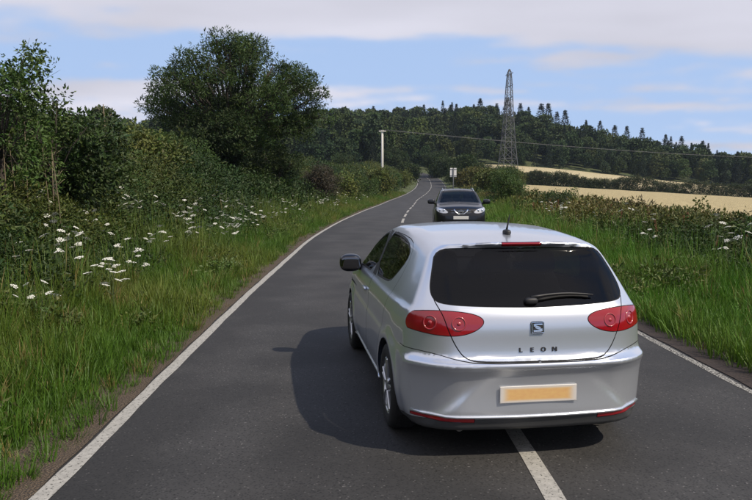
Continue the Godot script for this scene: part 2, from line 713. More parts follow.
func silver_car() -> Node3D:
	var b := Body.new()
	b.top = Lut.new([[-2.3, 0.6], [-2.1, 0.74], [-1.9, 0.83], [-1.6, 0.91], [-1.25, 0.975], [-1.05, 1.02], [-0.8, 1.14], [-0.45, 1.33], [-0.15, 1.43], [0.2, 1.472], [0.6, 1.48], [1.0, 1.468], [1.4, 1.442], [1.74, 1.405], [2.3, 1.35]])
	b.rear = Lut.new([[0.1, 2.0], [0.2, 2.06], [0.24, 2.068], [0.29, 2.082], [0.34, 2.084], [0.42, 2.088], [0.50, 2.097], [0.56, 2.110], [0.61, 2.134], [0.636, 2.150], [0.652, 2.146], [0.67, 2.11], [0.69, 2.085], [0.76, 2.075], [0.86, 2.068], [0.93, 2.055], [0.985, 2.03], [1.02, 2.0], [1.06, 1.965], [1.2, 1.845], [1.33, 1.728], [1.36, 1.712], [1.375, 1.735], [1.392, 1.77], [1.41, 1.775], [1.5, 1.75]], 512)
	b.front = Lut.new([[0.1, -2.0], [0.25, -2.12], [0.45, -2.16], [0.6, -2.14], [0.75, -2.06], [1.5, -1.6]])
	b.plan = Lut.new([[-2.3, 0.66], [-2.0, 0.76], [-1.7, 0.83], [-1.3, 0.866], [-0.6, 0.876], [0.3, 0.88], [1.0, 0.882], [1.35, 0.88], [1.7, 0.862], [2.0, 0.835], [2.3, 0.80]])
	b.section = Lut.new([[0.1, 0.10], [0.2, 0.06], [0.3, 0.02], [0.45, 0.0], [0.58, 0.0], [0.66, 0.004], [0.72, 0.016], [0.8, 0.018], [0.88, 0.026], [0.94, 0.042], [1.0, 0.058], [1.6, 0.062]])
	b.lean = Lut.new([[-2.3, 0.4], [-0.3, 0.42], [0.6, 0.44], [1.3, 0.47], [1.9, 0.49], [2.3, 0.49]])
	b.belt = 0.96
	b.plinth = true
	b.ready()
	var s := Shell.new(skin(b, Vector3(-0.98, 0.14, -2.3), Vector3(0.98, 1.54, 2.28), 0.0215))
	var car := thing("silver_hatchback", "silver five door hatchback straddling the centre line, seen from behind", "car")
	var seams := Soup.new()
	# rear window, high brake light, tail lamps
	var q := cut(s, Region.new([[-0.2, 1.362], [0.42, 1.362], [0.585, 1.352], [0.632, 1.22], [0.664, 1.11], [0.655, 1.05], [0.605, 1.024], [0.3, 1.008], [-0.2, 1.0]], "rear", 0, 2), 0.006)
	var glass: Soup = q[0]
	seams.add(q[1])
	q = cut(s, Region.new([[-0.1, 1.378], [0.138, 1.378], [0.142, 1.385], [0.138, 1.402], [-0.1, 1.402]], "rear", 0, 0), 0.003)
	hang("high_brake_lamp", q[0].mesh(), mats.red_lens, car)
	seams.add(q[1])
	var gate := [[-0.9, 0.668], [0.36, 0.668], [0.47, 0.68], [0.525, 0.745], [0.575, 0.85], [0.605, 0.95], [0.634, 1.012], [0.648, 1.045], [0.652, 1.11], [0.628, 1.22], [0.594, 1.360], [-0.9, 1.375]]
	for i in [0, 10]: gate[i][0] = -0.2
	for side in [-1, 1]:
		q = cut(s, Region.new([[0.345, 0.915], [0.385, 0.955], [0.50, 0.978], [0.64, 0.983], [0.78, 0.97], [0.875, 0.925], [0.895, 0.90], [0.86, 0.865], [0.74, 0.84], [0.62, 0.828], [0.50, 0.83], [0.40, 0.862]], "rear", side, 2, 1.81), 0.005)
		seams.add(q[1])
		var split := cut3(q[0], Region.new(gate, "rear", 0, 2), 0.006)
		seams.add(split[1])
		var lamp := hang("tail_lamp", split[2].mesh(0.002), mats.red_lens, car)
		hang("tail_lamp_inner_lens", split[0].mesh(0.002), mats.red_lens, lamp)
		for c in [[0.69, 0.906, 0.048], [0.515, 0.906, 0.046]]:          # round chambers behind the lens
			var at := b.meet(Vector3(side * c[0], c[1], 2.4), Vector3(0, 0, -1))
			var nn := b.normal(at).normalized()
			var st := begin()
			for r in [1.0]:
				add_lathe(st, PackedVector2Array([Vector2(0.001, c[2] * r), Vector2(0.0045, c[2] * r * 0.96), Vector2(0.0045, c[2] * r * 0.86), Vector2(0.001, c[2] * r * 0.82)]), 28)
			add_lathe(st, PackedVector2Array([Vector2(0.001, c[2] * 0.3), Vector2(0.006, c[2] * 0.2), Vector2(0.007, 0)]), 16)
			var ring := hang("lamp_ring", done(st), mats.pale_red_lens, lamp)
			ring.transform = Transform3D(Basis(Quaternion(Vector3.RIGHT, nn)), at)
	# tailgate
	q = cut(s, Region.new(gate, "rear", 0, 2), 0.007)
	seams.add(q[1])
	var tailgate := hang("tailgate", q[0].mesh(), mats.silver_paint, car)
	hang("rear_window", glass.mesh(-0.003), mats.privacy_glass, car)
	var lining := lined(q[0], 0.98)
	# red reflectors and the dark lower lip of the bumper
	for side in [-1, 1]:
		q = cut(s, Region.new([[0.42, 0.266], [0.80, 0.280], [0.80, 0.312], [0.42, 0.294]], "rear", side, 0), 0.004)
		hang("reflector", q[0].mesh(0.002), mats.red_lens, car)
		seams.add(q[1])
	q = cut(s, Region.new([[-0.2, 0.15], [0.9, 0.15], [0.9, 0.21], [0.82, 0.262], [0.55, 0.288], [-0.2, 0.290]], "rear", 0, 0), 0.0)
	hang("bumper_lip", q[0].mesh(), mats.lip, car)
	s.take(q[1])
	# bumper line
	q = cut(s, Region.new([[-0.2, 0.1], [0.95, 0.1], [0.95, 0.72], [0.80, 0.72], [0.66, 0.705], [0.54, 0.675], [0.40, 0.656], [-0.2, 0.656]], "rear", 0, 1), 0.005)
	var rest := Soup.new()
	var bump := Soup.new()
	for part in [[q[0], bump], [q[1], seams]]:
		for i in range(0, part[0].v.size(), 3):
			var into: Soup = part[1] if part[0].v[i].z > 1.72 else rest
			into.put(part[0].v[i], part[0].v[i + 1], part[0].v[i + 2], part[0].n[i], part[0].n[i + 1], part[0].n[i + 2])
	hang("rear_bumper", bump.mesh(), mats.silver_paint, car)
	s.take(rest)
	# windscreen
	q = cut(s, Region.new([[-0.2, 1.05], [0.5, 1.04], [0.68, 1.02], [0.66, 1.1], [0.54, 1.36], [0.4, 1.385], [-0.2, 1.39]], "front", 0, 2), 0.008)
	hang("windscreen", q[0].mesh(-0.002), mats.clear_glass, car)
	seams.add(q[1])
	# head lamps, grille
	for side in [-1, 1]:
		q = cut(s, Region.new([[0.42, 0.66], [0.6, 0.76], [0.84, 0.80], [0.86, 0.74], [0.7, 0.64], [0.5, 0.6]], "front", side, 2), 0.005)
		hang("head_lamp", q[0].mesh(), mats.lamp_glass, car)
		seams.add(q[1])
	q = cut(s, Region.new([[-0.2, 0.55], [0.3, 0.55], [0.26, 0.68], [-0.2, 0.68]], "front", 0, 1), 0.004)
	hang("grille", q[0].mesh(-0.01), mats.trim, car)
	s.take(q[1])
	q = cut(s, Region.new([[-0.2, 0.24], [0.5, 0.24], [0.55, 0.38], [-0.2, 0.40]], "front", 0, 1), 0.004)
	hang("air_intake", q[0].mesh(-0.01), mats.trim, car)
	s.take(q[1])
	# side windows, doors, wheel openings
	for side in [-1, 1]:
		for w in [["front", [[-0.98, 0.995], [-0.86, 1.0], [0.10, 1.02], [0.06, 1.37], [-0.14, 1.345], [-0.42, 1.25], [-0.78, 1.08]]], ["rear", [[0.18, 1.022], [0.7, 1.035], [0.93, 1.05], [1.06, 1.13], [1.17, 1.235], [1.15, 1.29], [0.95, 1.345], [0.62, 1.372], [0.13, 1.375]]]]:
			q = cut(s, Region.new(w[1], "side", side, 1), 0.016)
			hang("side_window", q[0].mesh(-0.003), mats.privacy_glass, car)
			hang("window_trim", q[1].mesh(-0.001), mats.trim, car)
		q = cut(s, Region.new([[0.06, 1.0], [0.24, 1.0], [0.19, 1.39], [0.04, 1.39]], "side", side, 0), 0.0)
		hang("door_pillar", q[0].mesh(-0.001), mats.trim, car)
		s.take(q[1])
		for w in b.wheels:
			var ring := []
			for k in 28: ring.append([w + cos(TAU * k / 28) * 0.352, 0.315 + sin(TAU * k / 28) * 0.352])
			cut(s, Region.new(ring, "side", side, 0), 0.0)
			add_arch(car, side, w, 0.315, 0.354, 0.862)
		for d in [[[-1.02, 0.25], [0.10, 0.25], [0.15, 0.5], [0.15, 1.38], [-0.15, 1.39], [-0.95, 1.03], [-1.08, 0.9], [-1.08, 0.45]], [[0.16, 0.5], [0.13, 0.25], [0.80, 0.25], [0.90, 0.50], [1.02, 0.72], [1.12, 0.9], [1.26, 1.2], [1.18, 1.345], [0.9, 1.385], [0.16, 1.39]]]:
			q = cut(s, Region.new(d, "side", side, 1), 0.005)
			var door := hang("door", q[0].mesh(), mats.silver_paint, car)
			lining.add(lined(q[0], 0.9))
			seams.add(q[1])
			if d[0][0] < 0:
				var st := begin()
				var hp := b.meet(Vector3(side * 1.3, 0.845, -0.08), Vector3(-side, 0, 0))
				add_lump(st, Transform3D(Basis(), hp + Vector3(side * 0.014, 0, 0)), Vector3(0.014, 0.016, 0.10), 0.6)
				hang("handle", done(st, true), mats.silver_paint, door)
	q = cut(s, Region.new([[1.38, 0.82], [1.38, 1.0], [1.56, 1.0], [1.56, 0.82]], "side", 1, 2), 0.004)
	hang("fuel_flap", q[0].mesh(), mats.silver_paint, car)
	seams.add(q[1])
	lining.add(lined(s.whole(), 0.9))
	hang("body_shell", s.whole().mesh(), mats.silver_paint, car)
	hang("panel_gap", seams.mesh(-0.004), mats.gap, car)
	hang("headlining", lining.mesh(-0.02, true), mats.cloth, car)
	for w in b.wheels:
		for side in [-1.0, 1.0]:
			add_wheel(car, side, side * 0.775, b.wheel_y, w, 5)
	# cabin
	add_seats(car, [[-0.12, [-0.36, 0.36]], [0.86, [-0.4, 0.0, 0.4]]], 0.06)
	hang("parcel_shelf", box_mesh(Vector3(1.16, 0.02, 0.55), 0.005, Vector3(0, 0.97, 1.52)), mats.cloth, car)
	hang("dashboard", lump(Vector3(0, 0.86, -0.86), Vector3(0.68, 0.16, 0.3), 0.5), mats.cloth, car)
	hang("rear_view_mirror", lump(Vector3(0, 1.27, -0.42), Vector3(0.11, 0.03, 0.012), 0.6), mats.trim, car)
	# number plate, badge and lettering
	var pz := b.meet(Vector3(0, 0.448, 2.4), Vector3(0, 0, -1))
	var plate_lean := atan2(0.0, 0.1) * -1.0
	var plate := hang("number_plate", box_mesh(Vector3(0.52, 0.111, 0.006), 0.003), mat("plate_edge", lin(0.55, 0.54, 0.52), 0.5), car)
	plate.transform = Transform3D(Basis(Vector3.RIGHT, plate_lean), pz + Vector3(0, 0, 0.007))
	var img := Image.create(104, 22, false, Image.FORMAT_RGB8)
	for y in 22:
		for x in 104:
			var k := 0.5 + 0.5 * noise.get_noise_2d(x * 4.5, y * 9.0)
			var e := smoothstep(0.0, 13.0, minf(minf(x, 103 - x), minf(y, 21 - y) * 3.0))
			img.set_pixel(x, y, Color(0.80, 0.78, 0.76).lerp(Color(0.84, 0.70, 0.46).lerp(Color(0.81, 0.63, 0.43), k), e))
	var pm := mat("plate", Color.WHITE, 0.35)
	pm.albedo_texture = ImageTexture.create_from_image(img)
	var face := QuadMesh.new()
	face.size = Vector2(0.508, 0.1)
	hang("plate_face", face, pm, plate).position = Vector3(0, 0, 0.0036)
	var ez := b.meet(Vector3(0, 0.875, 2.4), Vector3(0, 0, -1))
	var el := asin(clampf(b.normal(ez).normalized().y, -1, 1))
	var badge := hang("badge", lump(Vector3.ZERO, Vector3(0.046, 0.042, 0.006), 0.35), mats.trim, car)
	badge.transform = Transform3D(Basis(Vector3.RIGHT, -el), ez + Vector3(0, 0, 0.004))
	var st := begin()
	for k in [[0.0, 0.034, 0.084, 0.006, 0.0], [0.0, -0.034, 0.084, 0.006, 0.0], [-0.041, 0.0, 0.006, 0.068, 0.0], [0.041, 0.0, 0.006, 0.068, 0.0]]:
		add_box(st, Transform3D(Basis(), Vector3(k[0], k[1], 0.005)), Vector3(k[2], k[3], 0.006), 0.002)
	hang("badge_frame", done(st), mats.chrome, badge)
	st = begin()                                             # the letter S in slanting bands
	for k in [[0.004, 0.021, 0.056, 0.010, 0.0], [-0.006, 0.007, 0.05, 0.010, -0.34], [0.006, -0.007, 0.05, 0.010, -0.34], [-0.004, -0.021, 0.056, 0.010, 0.0], [-0.026, 0.015, 0.009, 0.018, 0.0], [0.026, -0.015, 0.009, 0.018, 0.0]]:
		add_box(st, Transform3D(Basis(Vector3(0, 0, 1), k[4]), Vector3(k[0], k[1], 0.0075)), Vector3(k[2], k[3], 0.005), 0.002)
	hang("badge_letter", done(st), mats.chrome, badge)
	var font := SystemFont.new()
	font.font_names = PackedStringArray(["Droid Sans"])
	font.font_weight = 700
	var place := -0.115
	for ch in "LEON":
		var tm := TextMesh.new()
		tm.text = ch
		tm.font = font
		tm.font_size = 64
		tm.pixel_size = 0.00072
		tm.depth = 0.006
		var lz := b.meet(Vector3(place, 0.732, 2.4), Vector3(0, 0, -1))
		var l := hang("letter", tm, mats.trim, car)
		l.transform = Transform3D(Basis(Vector3.RIGHT, -asin(clampf(b.normal(lz).normalized().y, -1, 1))).scaled(Vector3(1.15, 0.85, 1)), lz + Vector3(0, 0, 0.003))
		place += 0.0765
	# lower chrome edge of the bumper, wiper, aerial, mirrors, sill strip, exhaust
	var path := PackedVector3Array()
	var rad := PackedFloat32Array()
	st = begin()
	var w0 := b.meet(Vector3(-0.02, 1.035, 2.5), Vector3(0, 0, -1))
	add_lump(st, Transform3D(Basis(), w0 + Vector3(0, 0.004, 0.008)), Vector3(0.045, 0.022, 0.026), 0.7)
	for k in 9:
		var x := -0.02 + k * 0.055
		var h := b.meet(Vector3(x, 1.048 + 0.018 * sin(k * 0.36), 2.5), Vector3(0, 0, -1))
		path.append(h + b.normal(h).normalized() * 0.02)
		rad.append(0.010 - k * 0.0006)
	add_tube(st, path, rad, 8)
	var wiper := hang("wiper", done(st, true), mats.trim, car)
	path = PackedVector3Array()
	rad = PackedFloat32Array()
	for k in 8:
		var h := b.meet(Vector3(0.02 + k * 0.052, 1.036 + 0.022 * sin(k * 0.36), 2.5), Vector3(0, 0, -1))
		path.append(h + b.normal(h).normalized() * 0.008)
		rad.append(0.008)
	hang("wiper_blade", tube(path, rad, 6), mats.rubber, wiper)
	st = begin()
	var ay := b.top.at(1.42)
	add_lump(st, Transform3D(Basis(), Vector3(0, ay + 0.012, 1.42)), Vector3(0.026, 0.022, 0.05), 0.8)
	var aerial := hang("aerial_base", done(st, true), mats.trim, car)
	hang("aerial_rod", tube(PackedVector3Array([Vector3(0, ay + 0.02, 1.41), Vector3(0, ay + 0.07, 1.44), Vector3(0, ay + 0.145, 1.48)]), PackedFloat32Array([0.009, 0.006, 0.0035]), 6), mats.trim, aerial)
	for side in [-1.0, 1.0]:
		var mp := Vector3(side * 0.93, 1.012, -0.72)
		st = begin()
		add_lump(st, Transform3D(Basis(Vector3.UP, side * 0.12), mp), Vector3(0.112, 0.09, 0.085), 0.72)
		var cup := hang("door_mirror", done(st, true), mats.black_paint, car)
		hang("mirror_stalk", tube(PackedVector3Array([Vector3(side * 0.80, 0.965, -0.74), Vector3(side * 0.89, 0.98, -0.72), mp + Vector3(-side * 0.02, -0.05, 0)]), PackedFloat32Array([0.04, 0.032, 0.03]), 8), mats.trim, cup)
		st = begin()
		add_lump(st, Transform3D(Basis(Vector3.UP, side * 0.12), mp + Vector3(0, 0, 0.08)), Vector3(0.096, 0.064, 0.008), 0.5)
		hang("mirror_glass", done(st, true), mats.mirror, cup)
		path = PackedVector3Array()
		rad = PackedFloat32Array()
		for k in 15:
			var z := -0.86 + k * 0.126
			var h := b.meet(Vector3(side * 1.3, 0.262, z), Vector3(-side, 0, 0))
			path.append(h + Vector3(side * 0.004, 0, 0))
			rad.append(0.011)
		hang("sill_strip", tube(path, rad, 6), mats.silver_paint, car)
	path = PackedVector3Array()
	rad = PackedFloat32Array()
	for k in 25:
		var x := -0.80 + k * 0.0667
		var h := b.meet(Vector3(x, 0.300 + 0.012 * absf(x) * absf(x), 2.5), Vector3(0, 0, -1))
		path.append(h + b.normal(h).normalized() * 0.004)
		rad.append(0.0095)
	hang("bumper_edge", tube(path, rad, 6), mats.silver_paint, car)
	hang("exhaust_pipe", tube(PackedVector3Array([Vector3(-0.5, 0.235, 1.5), Vector3(-0.5, 0.215, 2.02)]), PackedFloat32Array([0.028, 0.028]), 12), mats.alloy, car)
	return car

func black_car() -> Node3D:
	var b := Body.new()
	b.top = Lut.new([[-2.3, 0.82], [-2.1, 0.93], [-1.9, 1.0], [-1.6, 1.055], [-1.3, 1.09], [-1.12, 1.12], [-0.9, 1.22], [-0.5, 1.43], [-0.25, 1.53], [0.1, 1.585], [0.5, 1.60], [1.0, 1.595], [1.5, 1.56], [1.9, 1.52], [2.3, 1.47]])
	b.rear = Lut.new([[0.1, 2.0], [0.4, 2.14], [0.7, 2.13], [1.0, 2.1], [1.1, 2.05], [1.5, 1.8], [1.7, 1.7]])
	b.front = Lut.new([[0.1, -1.98], [0.3, -2.12], [0.5, -2.16], [0.66, -2.15], [0.8, -2.12], [0.95, -2.05], [1.6, -1.6]])
	b.plan = Lut.new([[-2.3, 0.70], [-2.0, 0.81], [-1.7, 0.86], [-1.3, 0.88], [0.3, 0.89], [1.4, 0.88], [1.8, 0.85], [2.3, 0.80]])
	b.section = Lut.new([[0.1, 0.08], [0.3, 0.02], [0.5, 0.0], [0.8, 0.0], [0.95, 0.02], [1.05, 0.045], [1.7, 0.05]])
	b.lean = Lut.new([[-2.3, 0.4], [1.0, 0.42], [2.3, 0.5]])
	b.belt = 1.03
	b.wheel_y = 0.34
	b.wheels = [-1.3, 1.33]
	b.ready()
	var s := Shell.new(skin(b, Vector3(-0.98, 0.14, -2.3), Vector3(0.98, 1.68, 2.28), 0.035))
	var car := thing("black_crossover", "black crossover with roof rails coming towards us in the right lane", "car")
	var q := cut(s, Region.new([[-0.2, 1.13], [0.5, 1.12], [0.70, 1.10], [0.68, 1.18], [0.57, 1.50], [0.45, 1.535], [-0.2, 1.545]], "front", 0, 2), 0.02)
	hang("windscreen", q[0].mesh(-0.002), mats.clear_glass, car)
	var trim: Soup = q[1]
	for side in [-1, 1]:
		q = cut(s, Region.new([[0.42, 0.77], [0.50, 0.86], [0.66, 0.93], [0.85, 0.965], [0.87, 0.90], [0.80, 0.81], [0.62, 0.75]], "front", side, 2), 0.008)
		var lamp := hang("head_lamp", q[0].mesh(0.002), mats.lamp_glass, car)
		trim.add(q[1])
		for x in [0.58, 0.71]:
			var h := b.meet(Vector3(side * x, 0.852, -2.5), Vector3(0, 0, 1))
			hang("bulb_lens", lump(h, Vector3(0.05, 0.05, 0.02), 1.0), mats.chrome, lamp)
		q = cut(s, Region.new([[0.56, 0.36], [0.74, 0.36], [0.76, 0.50], [0.58, 0.48]], "front", side, 1), 0.006)
		var fog := hang("fog_lamp_recess", q[0].mesh(-0.01), mats.trim, car)
		s.take(q[1])
		var fp := b.meet(Vector3(side * 0.655, 0.43, -2.5), Vector3(0, 0, 1))
		hang("fog_lamp", lump(fp, Vector3(0.042, 0.042, 0.02), 1.0), mats.lamp_glass, fog)
	q = cut(s, Region.new([[-0.2, 0.74], [0.36, 0.76], [0.42, 0.86], [-0.2, 0.88]], "front", 0, 1), 0.006)
	var grille := hang("grille", q[0].mesh(-0.015), mats.trim, car)
	s.take(q[1])
	q = cut(s, Region.new([[-0.2, 0.30], [0.46, 0.30], [0.50, 0.52], [-0.2, 0.54]], "front", 0, 1), 0.006)
	hang("air_intake", q[0].mesh(-0.015), mats.trim, car)
	s.take(q[1])
	var st := begin()                                       # the bright V across the grille and its round badge
	var fz := b.meet(Vector3(0, 0.81, -2.5), Vector3(0, 0, 1)).z - 0.008
	for side in [-1.0, 1.0]:
		add_tube(st, PackedVector3Array([Vector3(side * 0.235, 0.885, fz + 0.05), Vector3(side * 0.19, 0.80, fz + 0.01), Vector3(side * 0.10, 0.735, fz - 0.004), Vector3(0, 0.73, fz - 0.006)]), PackedFloat32Array([0.024, 0.022, 0.02, 0.018]), 8)
	add_box(st, Transform3D(Basis(), Vector3(0, 0.815, fz - 0.012)), Vector3(0.2, 0.03, 0.012), 0.004)
	hang("grille_emblem", done(st), mats.chrome, grille)
	st = begin()
	add_lathe(st, PackedVector2Array([Vector2(-0.012, 0.07), Vector2(0.012, 0.07), Vector2(0.012, 0.055), Vector2(-0.012, 0.055), Vector2(-0.012, 0.07)]), 28, Vector3.ZERO, false)
	hang("emblem_ring", done(st), mats.chrome, grille).transform = Transform3D(Basis(Vector3.UP, PI / 2), Vector3(0, 0.815, fz - 0.012))
	for y in [0.77, 0.85]:
		hang("grille_bar", box_mesh(Vector3(0.68, 0.012, 0.012), 0.003, Vector3(0, y, fz + 0.02)), mats.chrome, grille)
	hang("number_plate", box_mesh(Vector3(0.52, 0.111, 0.01), 0.003, Vector3(0, 0.61, b.meet(Vector3(0, 0.61, -2.5), Vector3(0, 0, 1)).z - 0.008)), mat("white_plate", lin(0.6, 0.6, 0.58), 0.4), car)
	q = cut(s, Region.new([[-0.2, 1.12], [0.6, 1.12], [0.52, 1.47], [-0.2, 1.49]], "rear", 0, 2), 0.008)
	hang("rear_window", q[0].mesh(), mats.privacy_glass, car)
	trim.add(q[1])
	for side in [-1, 1]:
		q = cut(s, Region.new([[0.60, 0.86], [0.92, 0.84], [0.92, 1.03], [0.68, 1.05]], "rear", side, 1), 0.006)
		hang("tail_lamp", q[0].mesh(), mats.red_lens, car)
		trim.add(q[1])
		for w in [[[-1.0, 1.07], [-0.1, 1.09], [-0.1, 1.50], [-0.3, 1.47], [-0.8, 1.2]], [[0.0, 1.09], [0.9, 1.11], [1.3, 1.18], [1.45, 1.3], [1.2, 1.44], [0.6, 1.51], [0.0, 1.515]]]:
			q = cut(s, Region.new(w, "side", side, 1), 0.015)
			hang("side_window", q[0].mesh(), mats.privacy_glass, car)
			trim.add(q[1])
		for w in b.wheels:
			var ring := []
			for k in 28: ring.append([w + cos(TAU * k / 28) * 0.385, 0.34 + sin(TAU * k / 28) * 0.385])
			cut(s, Region.new(ring, "side", side, 0), 0.0)
			add_arch(car, side, w, 0.34, 0.387, 0.87)
			add_wheel(car, side, side * 0.785, b.wheel_y, w, 5)
		for d in [[[-1.02, 0.3], [0.0, 0.3], [-0.05, 0.6], [-0.05, 1.53], [-0.3, 1.5], [-1.0, 1.1], [-1.05, 0.9]], [[-0.03, 0.6], [0.02, 0.3], [0.85, 0.3], [1.0, 0.7], [1.2, 1.1], [1.35, 1.35], [1.1, 1.52], [-0.03, 1.54]]]:
			q = cut(s, Region.new(d, "side", side, 1), 0.006)
			hang("door", q[0].mesh(), mats.black_paint, car)
			trim.add(q[1])
		var mp := Vector3(side * 1.0, 1.13, -0.72)
		var mir := hang("door_mirror", lump(mp, Vector3(0.13, 0.09, 0.08), 0.6), mats.black_paint, car)
		hang("mirror_stalk", tube(PackedVector3Array([Vector3(side * 0.8, 1.06, -0.72), mp + Vector3(-side * 0.03, -0.05, 0)]), PackedFloat32Array([0.04, 0.03]), 8), mats.trim, mir)
		var path := PackedVector3Array()
		var rad := PackedFloat32Array()
		for k in 14:
			var z := -0.25 + k * 0.135
			var h := b.meet(Vector3(side * 0.56, 1.9, z), Vector3(0, -1, 0))
			path.append(h + Vector3(0, 0.045 * sin(PI * clampf((k + 0.6) / 13.6, 0.0, 1.0)) ** 0.4, 0))
			rad.append(0.014)
		hang("roof_rail", tube(path, rad, 8), mats.alloy, car)
	hang("body_shell", s.whole().mesh(), mats.black_paint, car)
	hang("panel_gap", trim.mesh(-0.003), mats.trim, car)
	add_seats(car, [[-0.12, [-0.36, 0.36]], [0.86, [-0.4, 0.0, 0.4]]], 0.16)
	hang("dashboard", lump(Vector3(0, 0.98, -0.82), Vector3(0.7, 0.14, 0.3), 0.5), mats.cloth, car)
	hang("rear_view_mirror", lump(Vector3(0, 1.40, -0.42), Vector3(0.11, 0.03, 0.012), 0.6), mats.trim, car)
	var wheel := TorusMesh.new()
	wheel.inner_radius = 0.165
	wheel.outer_radius = 0.19
	hang("steering_wheel", wheel, mats.trim, car).transform = Transform3D(Basis(Vector3.RIGHT, 1.15), Vector3(0.36, 1.0, -0.52))
	hang("paper_sticker", box_mesh(Vector3(0.30, 0.07, 0.004), 0.001), mat("paper", lin(0.55, 0.55, 0.52), 0.8), car).transform = Transform3D(Basis(Vector3.RIGHT, -0.95), Vector3(0.30, 1.125, -0.93))
	return car

# ---------------------------------------------------------------- the lie of the land: X to the right, d metres ahead
var left_l := Lut.new([[-90, -2.0], [0, -1.95], [4, -1.93], [6.4, -2.0], [13, -2.13], [20, -2.14], [29, -1.89], [44, -1.01], [60, 0.25], [84, 2.1], [110, 4.9], [135, 7.6], [160, 9.5], [180, 10.6], [192, 10.6], [204, 8.0], [218, 1.5], [235, -9.0], [290, -50.0]], 1024)
var lane_r := Lut.new([[-90, 2.3], [8, 2.3], [25, 2.8], [290, 2.8]], 256)
var road_h := Lut.new([[-90, 0.0], [10, 0.0], [26, 0.10], [44, 0.13], [84, 0.22], [110, 0.60], [135, 1.45], [160, 2.4], [185, 3.2], [220, 3.6], [290, 3.6]], 512)
var bank_l := Lut.new([[0, -0.03], [0.45, -0.01], [1.2, 0.10], [2.5, 0.4], [4, 0.85], [6, 1.2], [10, 1.7], [20, 2.0], [60, 2.2]], 512)
var bank_r := Lut.new([[0, -0.03], [0.5, -0.05], [1.1, 0.02], [2, 0.18], [3.2, 0.2], [5, 0.12], [8, 0.1], [14, 0.0]], 512)
var ridge := Lut.new([[-700, 0], [-320, 1], [-200, 3], [-134, 6], [-90, 12], [-52, 17], [0, 22], [46, 26.5], [122, 16], [204, 5], [300, 1], [800, 0]], 512)

func edge_l(d: float) -> float: return left_l.at(d)
func mid(d: float) -> float: return left_l.at(d) + 2.96
func edge_r(d: float) -> float: return left_l.at(d) + 2.96 + lane_r.at(d)

func hill(x: float, d: float) -> float:
	return ridge.at(x) * smoothstep(165.0, 380.0, d) * (1.0 - smoothstep(400.0, 640.0, d))

func road_y(x: float, d: float) -> float:
	return road_h.at(d) + hill(x, d)

func ground(x: float, d: float) -> float:
	var e := road_h.at(d)
	var l := edge_l(d)
	var r := edge_r(d)
	var h := e - 0.10
	if x <= l:
		var v := l - x
		h = e + bank_l.at(v) + 0.09 * smoothstep(0.8, 3.0, v) * noise.get_noise_2d(x * 6.0, d * 6.0)
	elif x >= r:
		var v := x - r
		var t := smoothstep(3.0, 15.0, v)
		var plane := 0.28 + 0.0192 * clampf(d, -90.0, 180.0) - 0.057 * minf(x, 260.0)
		h = lerpf(e, plane, t) + bank_r.at(v) + 0.07 * smoothstep(0.8, 3.0, v) * noise.get_noise_2d(x * 6.0, d * 6.0)
	return h + hill(x, d)

func spot(x: float, d: float, up := 0.0) -> Vector3:
	return Vector3(x, ground(x, d) + up, -d)

func sheet(rows: Array, tones := PackedColorArray()) -> ArrayMesh:                        # a grid of points, rows of equal length
	var n: int = rows[0].size()
	var v := PackedVector3Array()
	var uv := PackedVector2Array()
	for row in rows:
		for p in row:
			v.append(p)
			uv.append(Vector2(p.x, p.z))
	var idx := PackedInt32Array()
	for j in rows.size() - 1:
		for i in n - 1:
			var a := j * n + i
			idx.append_array(PackedInt32Array([a, a + n, a + 1, a + 1, a + n, a + n + 1]))
	var nn := PackedVector3Array()
	nn.resize(v.size())
	for t in range(0, idx.size(), 3):
		var c := (v[idx[t + 2]] - v[idx[t]]).cross(v[idx[t + 1]] - v[idx[t]])
		if c.y < 0.0:
			var k := idx[t + 1]
			idx[t + 1] = idx[t + 2]
			idx[t + 2] = k
			c = -c
		for k in 3: nn[idx[t + k]] += c
	for i in nn.size(): nn[i] = nn[i].normalized()
	var arr := []
	arr.resize(Mesh.ARRAY_MAX)
	arr[Mesh.ARRAY_VERTEX] = v
	arr[Mesh.ARRAY_NORMAL] = nn
	arr[Mesh.ARRAY_TEX_UV] = uv
	if tones: arr[Mesh.ARRAY_COLOR] = tones
	arr[Mesh.ARRAY_INDEX] = idx
	var m := ArrayMesh.new()
	m.add_surface_from_arrays(Mesh.PRIMITIVE_TRIANGLES, arr)
	return m

func speckle(w: int, dark: float, light: float, share: float, seeded: int) -> ImageTexture:
	var r := RandomNumberGenerator.new()
	r.seed = seeded
	var data := PackedByteArray()
	data.resize(w * w)
	for i in w * w:
		var k := r.randf()
		var c := lerpf(dark, light, k * 0.5)
		if k < share: c = lerpf(light, 0.62, r.randf())
		elif k > 0.9: c = dark * 0.45
		data[i] = int(clampf(c, 0, 1) * 255)
	return ImageTexture.create_from_image(Image.create_from_data(w, w, false, Image.FORMAT_L8, data))

func noise_tex(freq: float, oct: int, colors: Array, size := 512, seeded := 1) -> NoiseTexture2D:
	var t := NoiseTexture2D.new()
	var n := FastNoiseLite.new()
	n.seed = seeded
	n.frequency = freq
	n.fractal_octaves = oct
	t.noise = n
	t.width = size
	t.height = size
	t.seamless = true
	if colors:
		var g := Gradient.new()
		var offs := PackedFloat32Array()
		var cols := PackedColorArray()
		for c in colors:
			offs.append(c[0])
			cols.append(c[1])
		g.offsets = offs
		g.colors = cols
		t.color_ramp = g
	return t

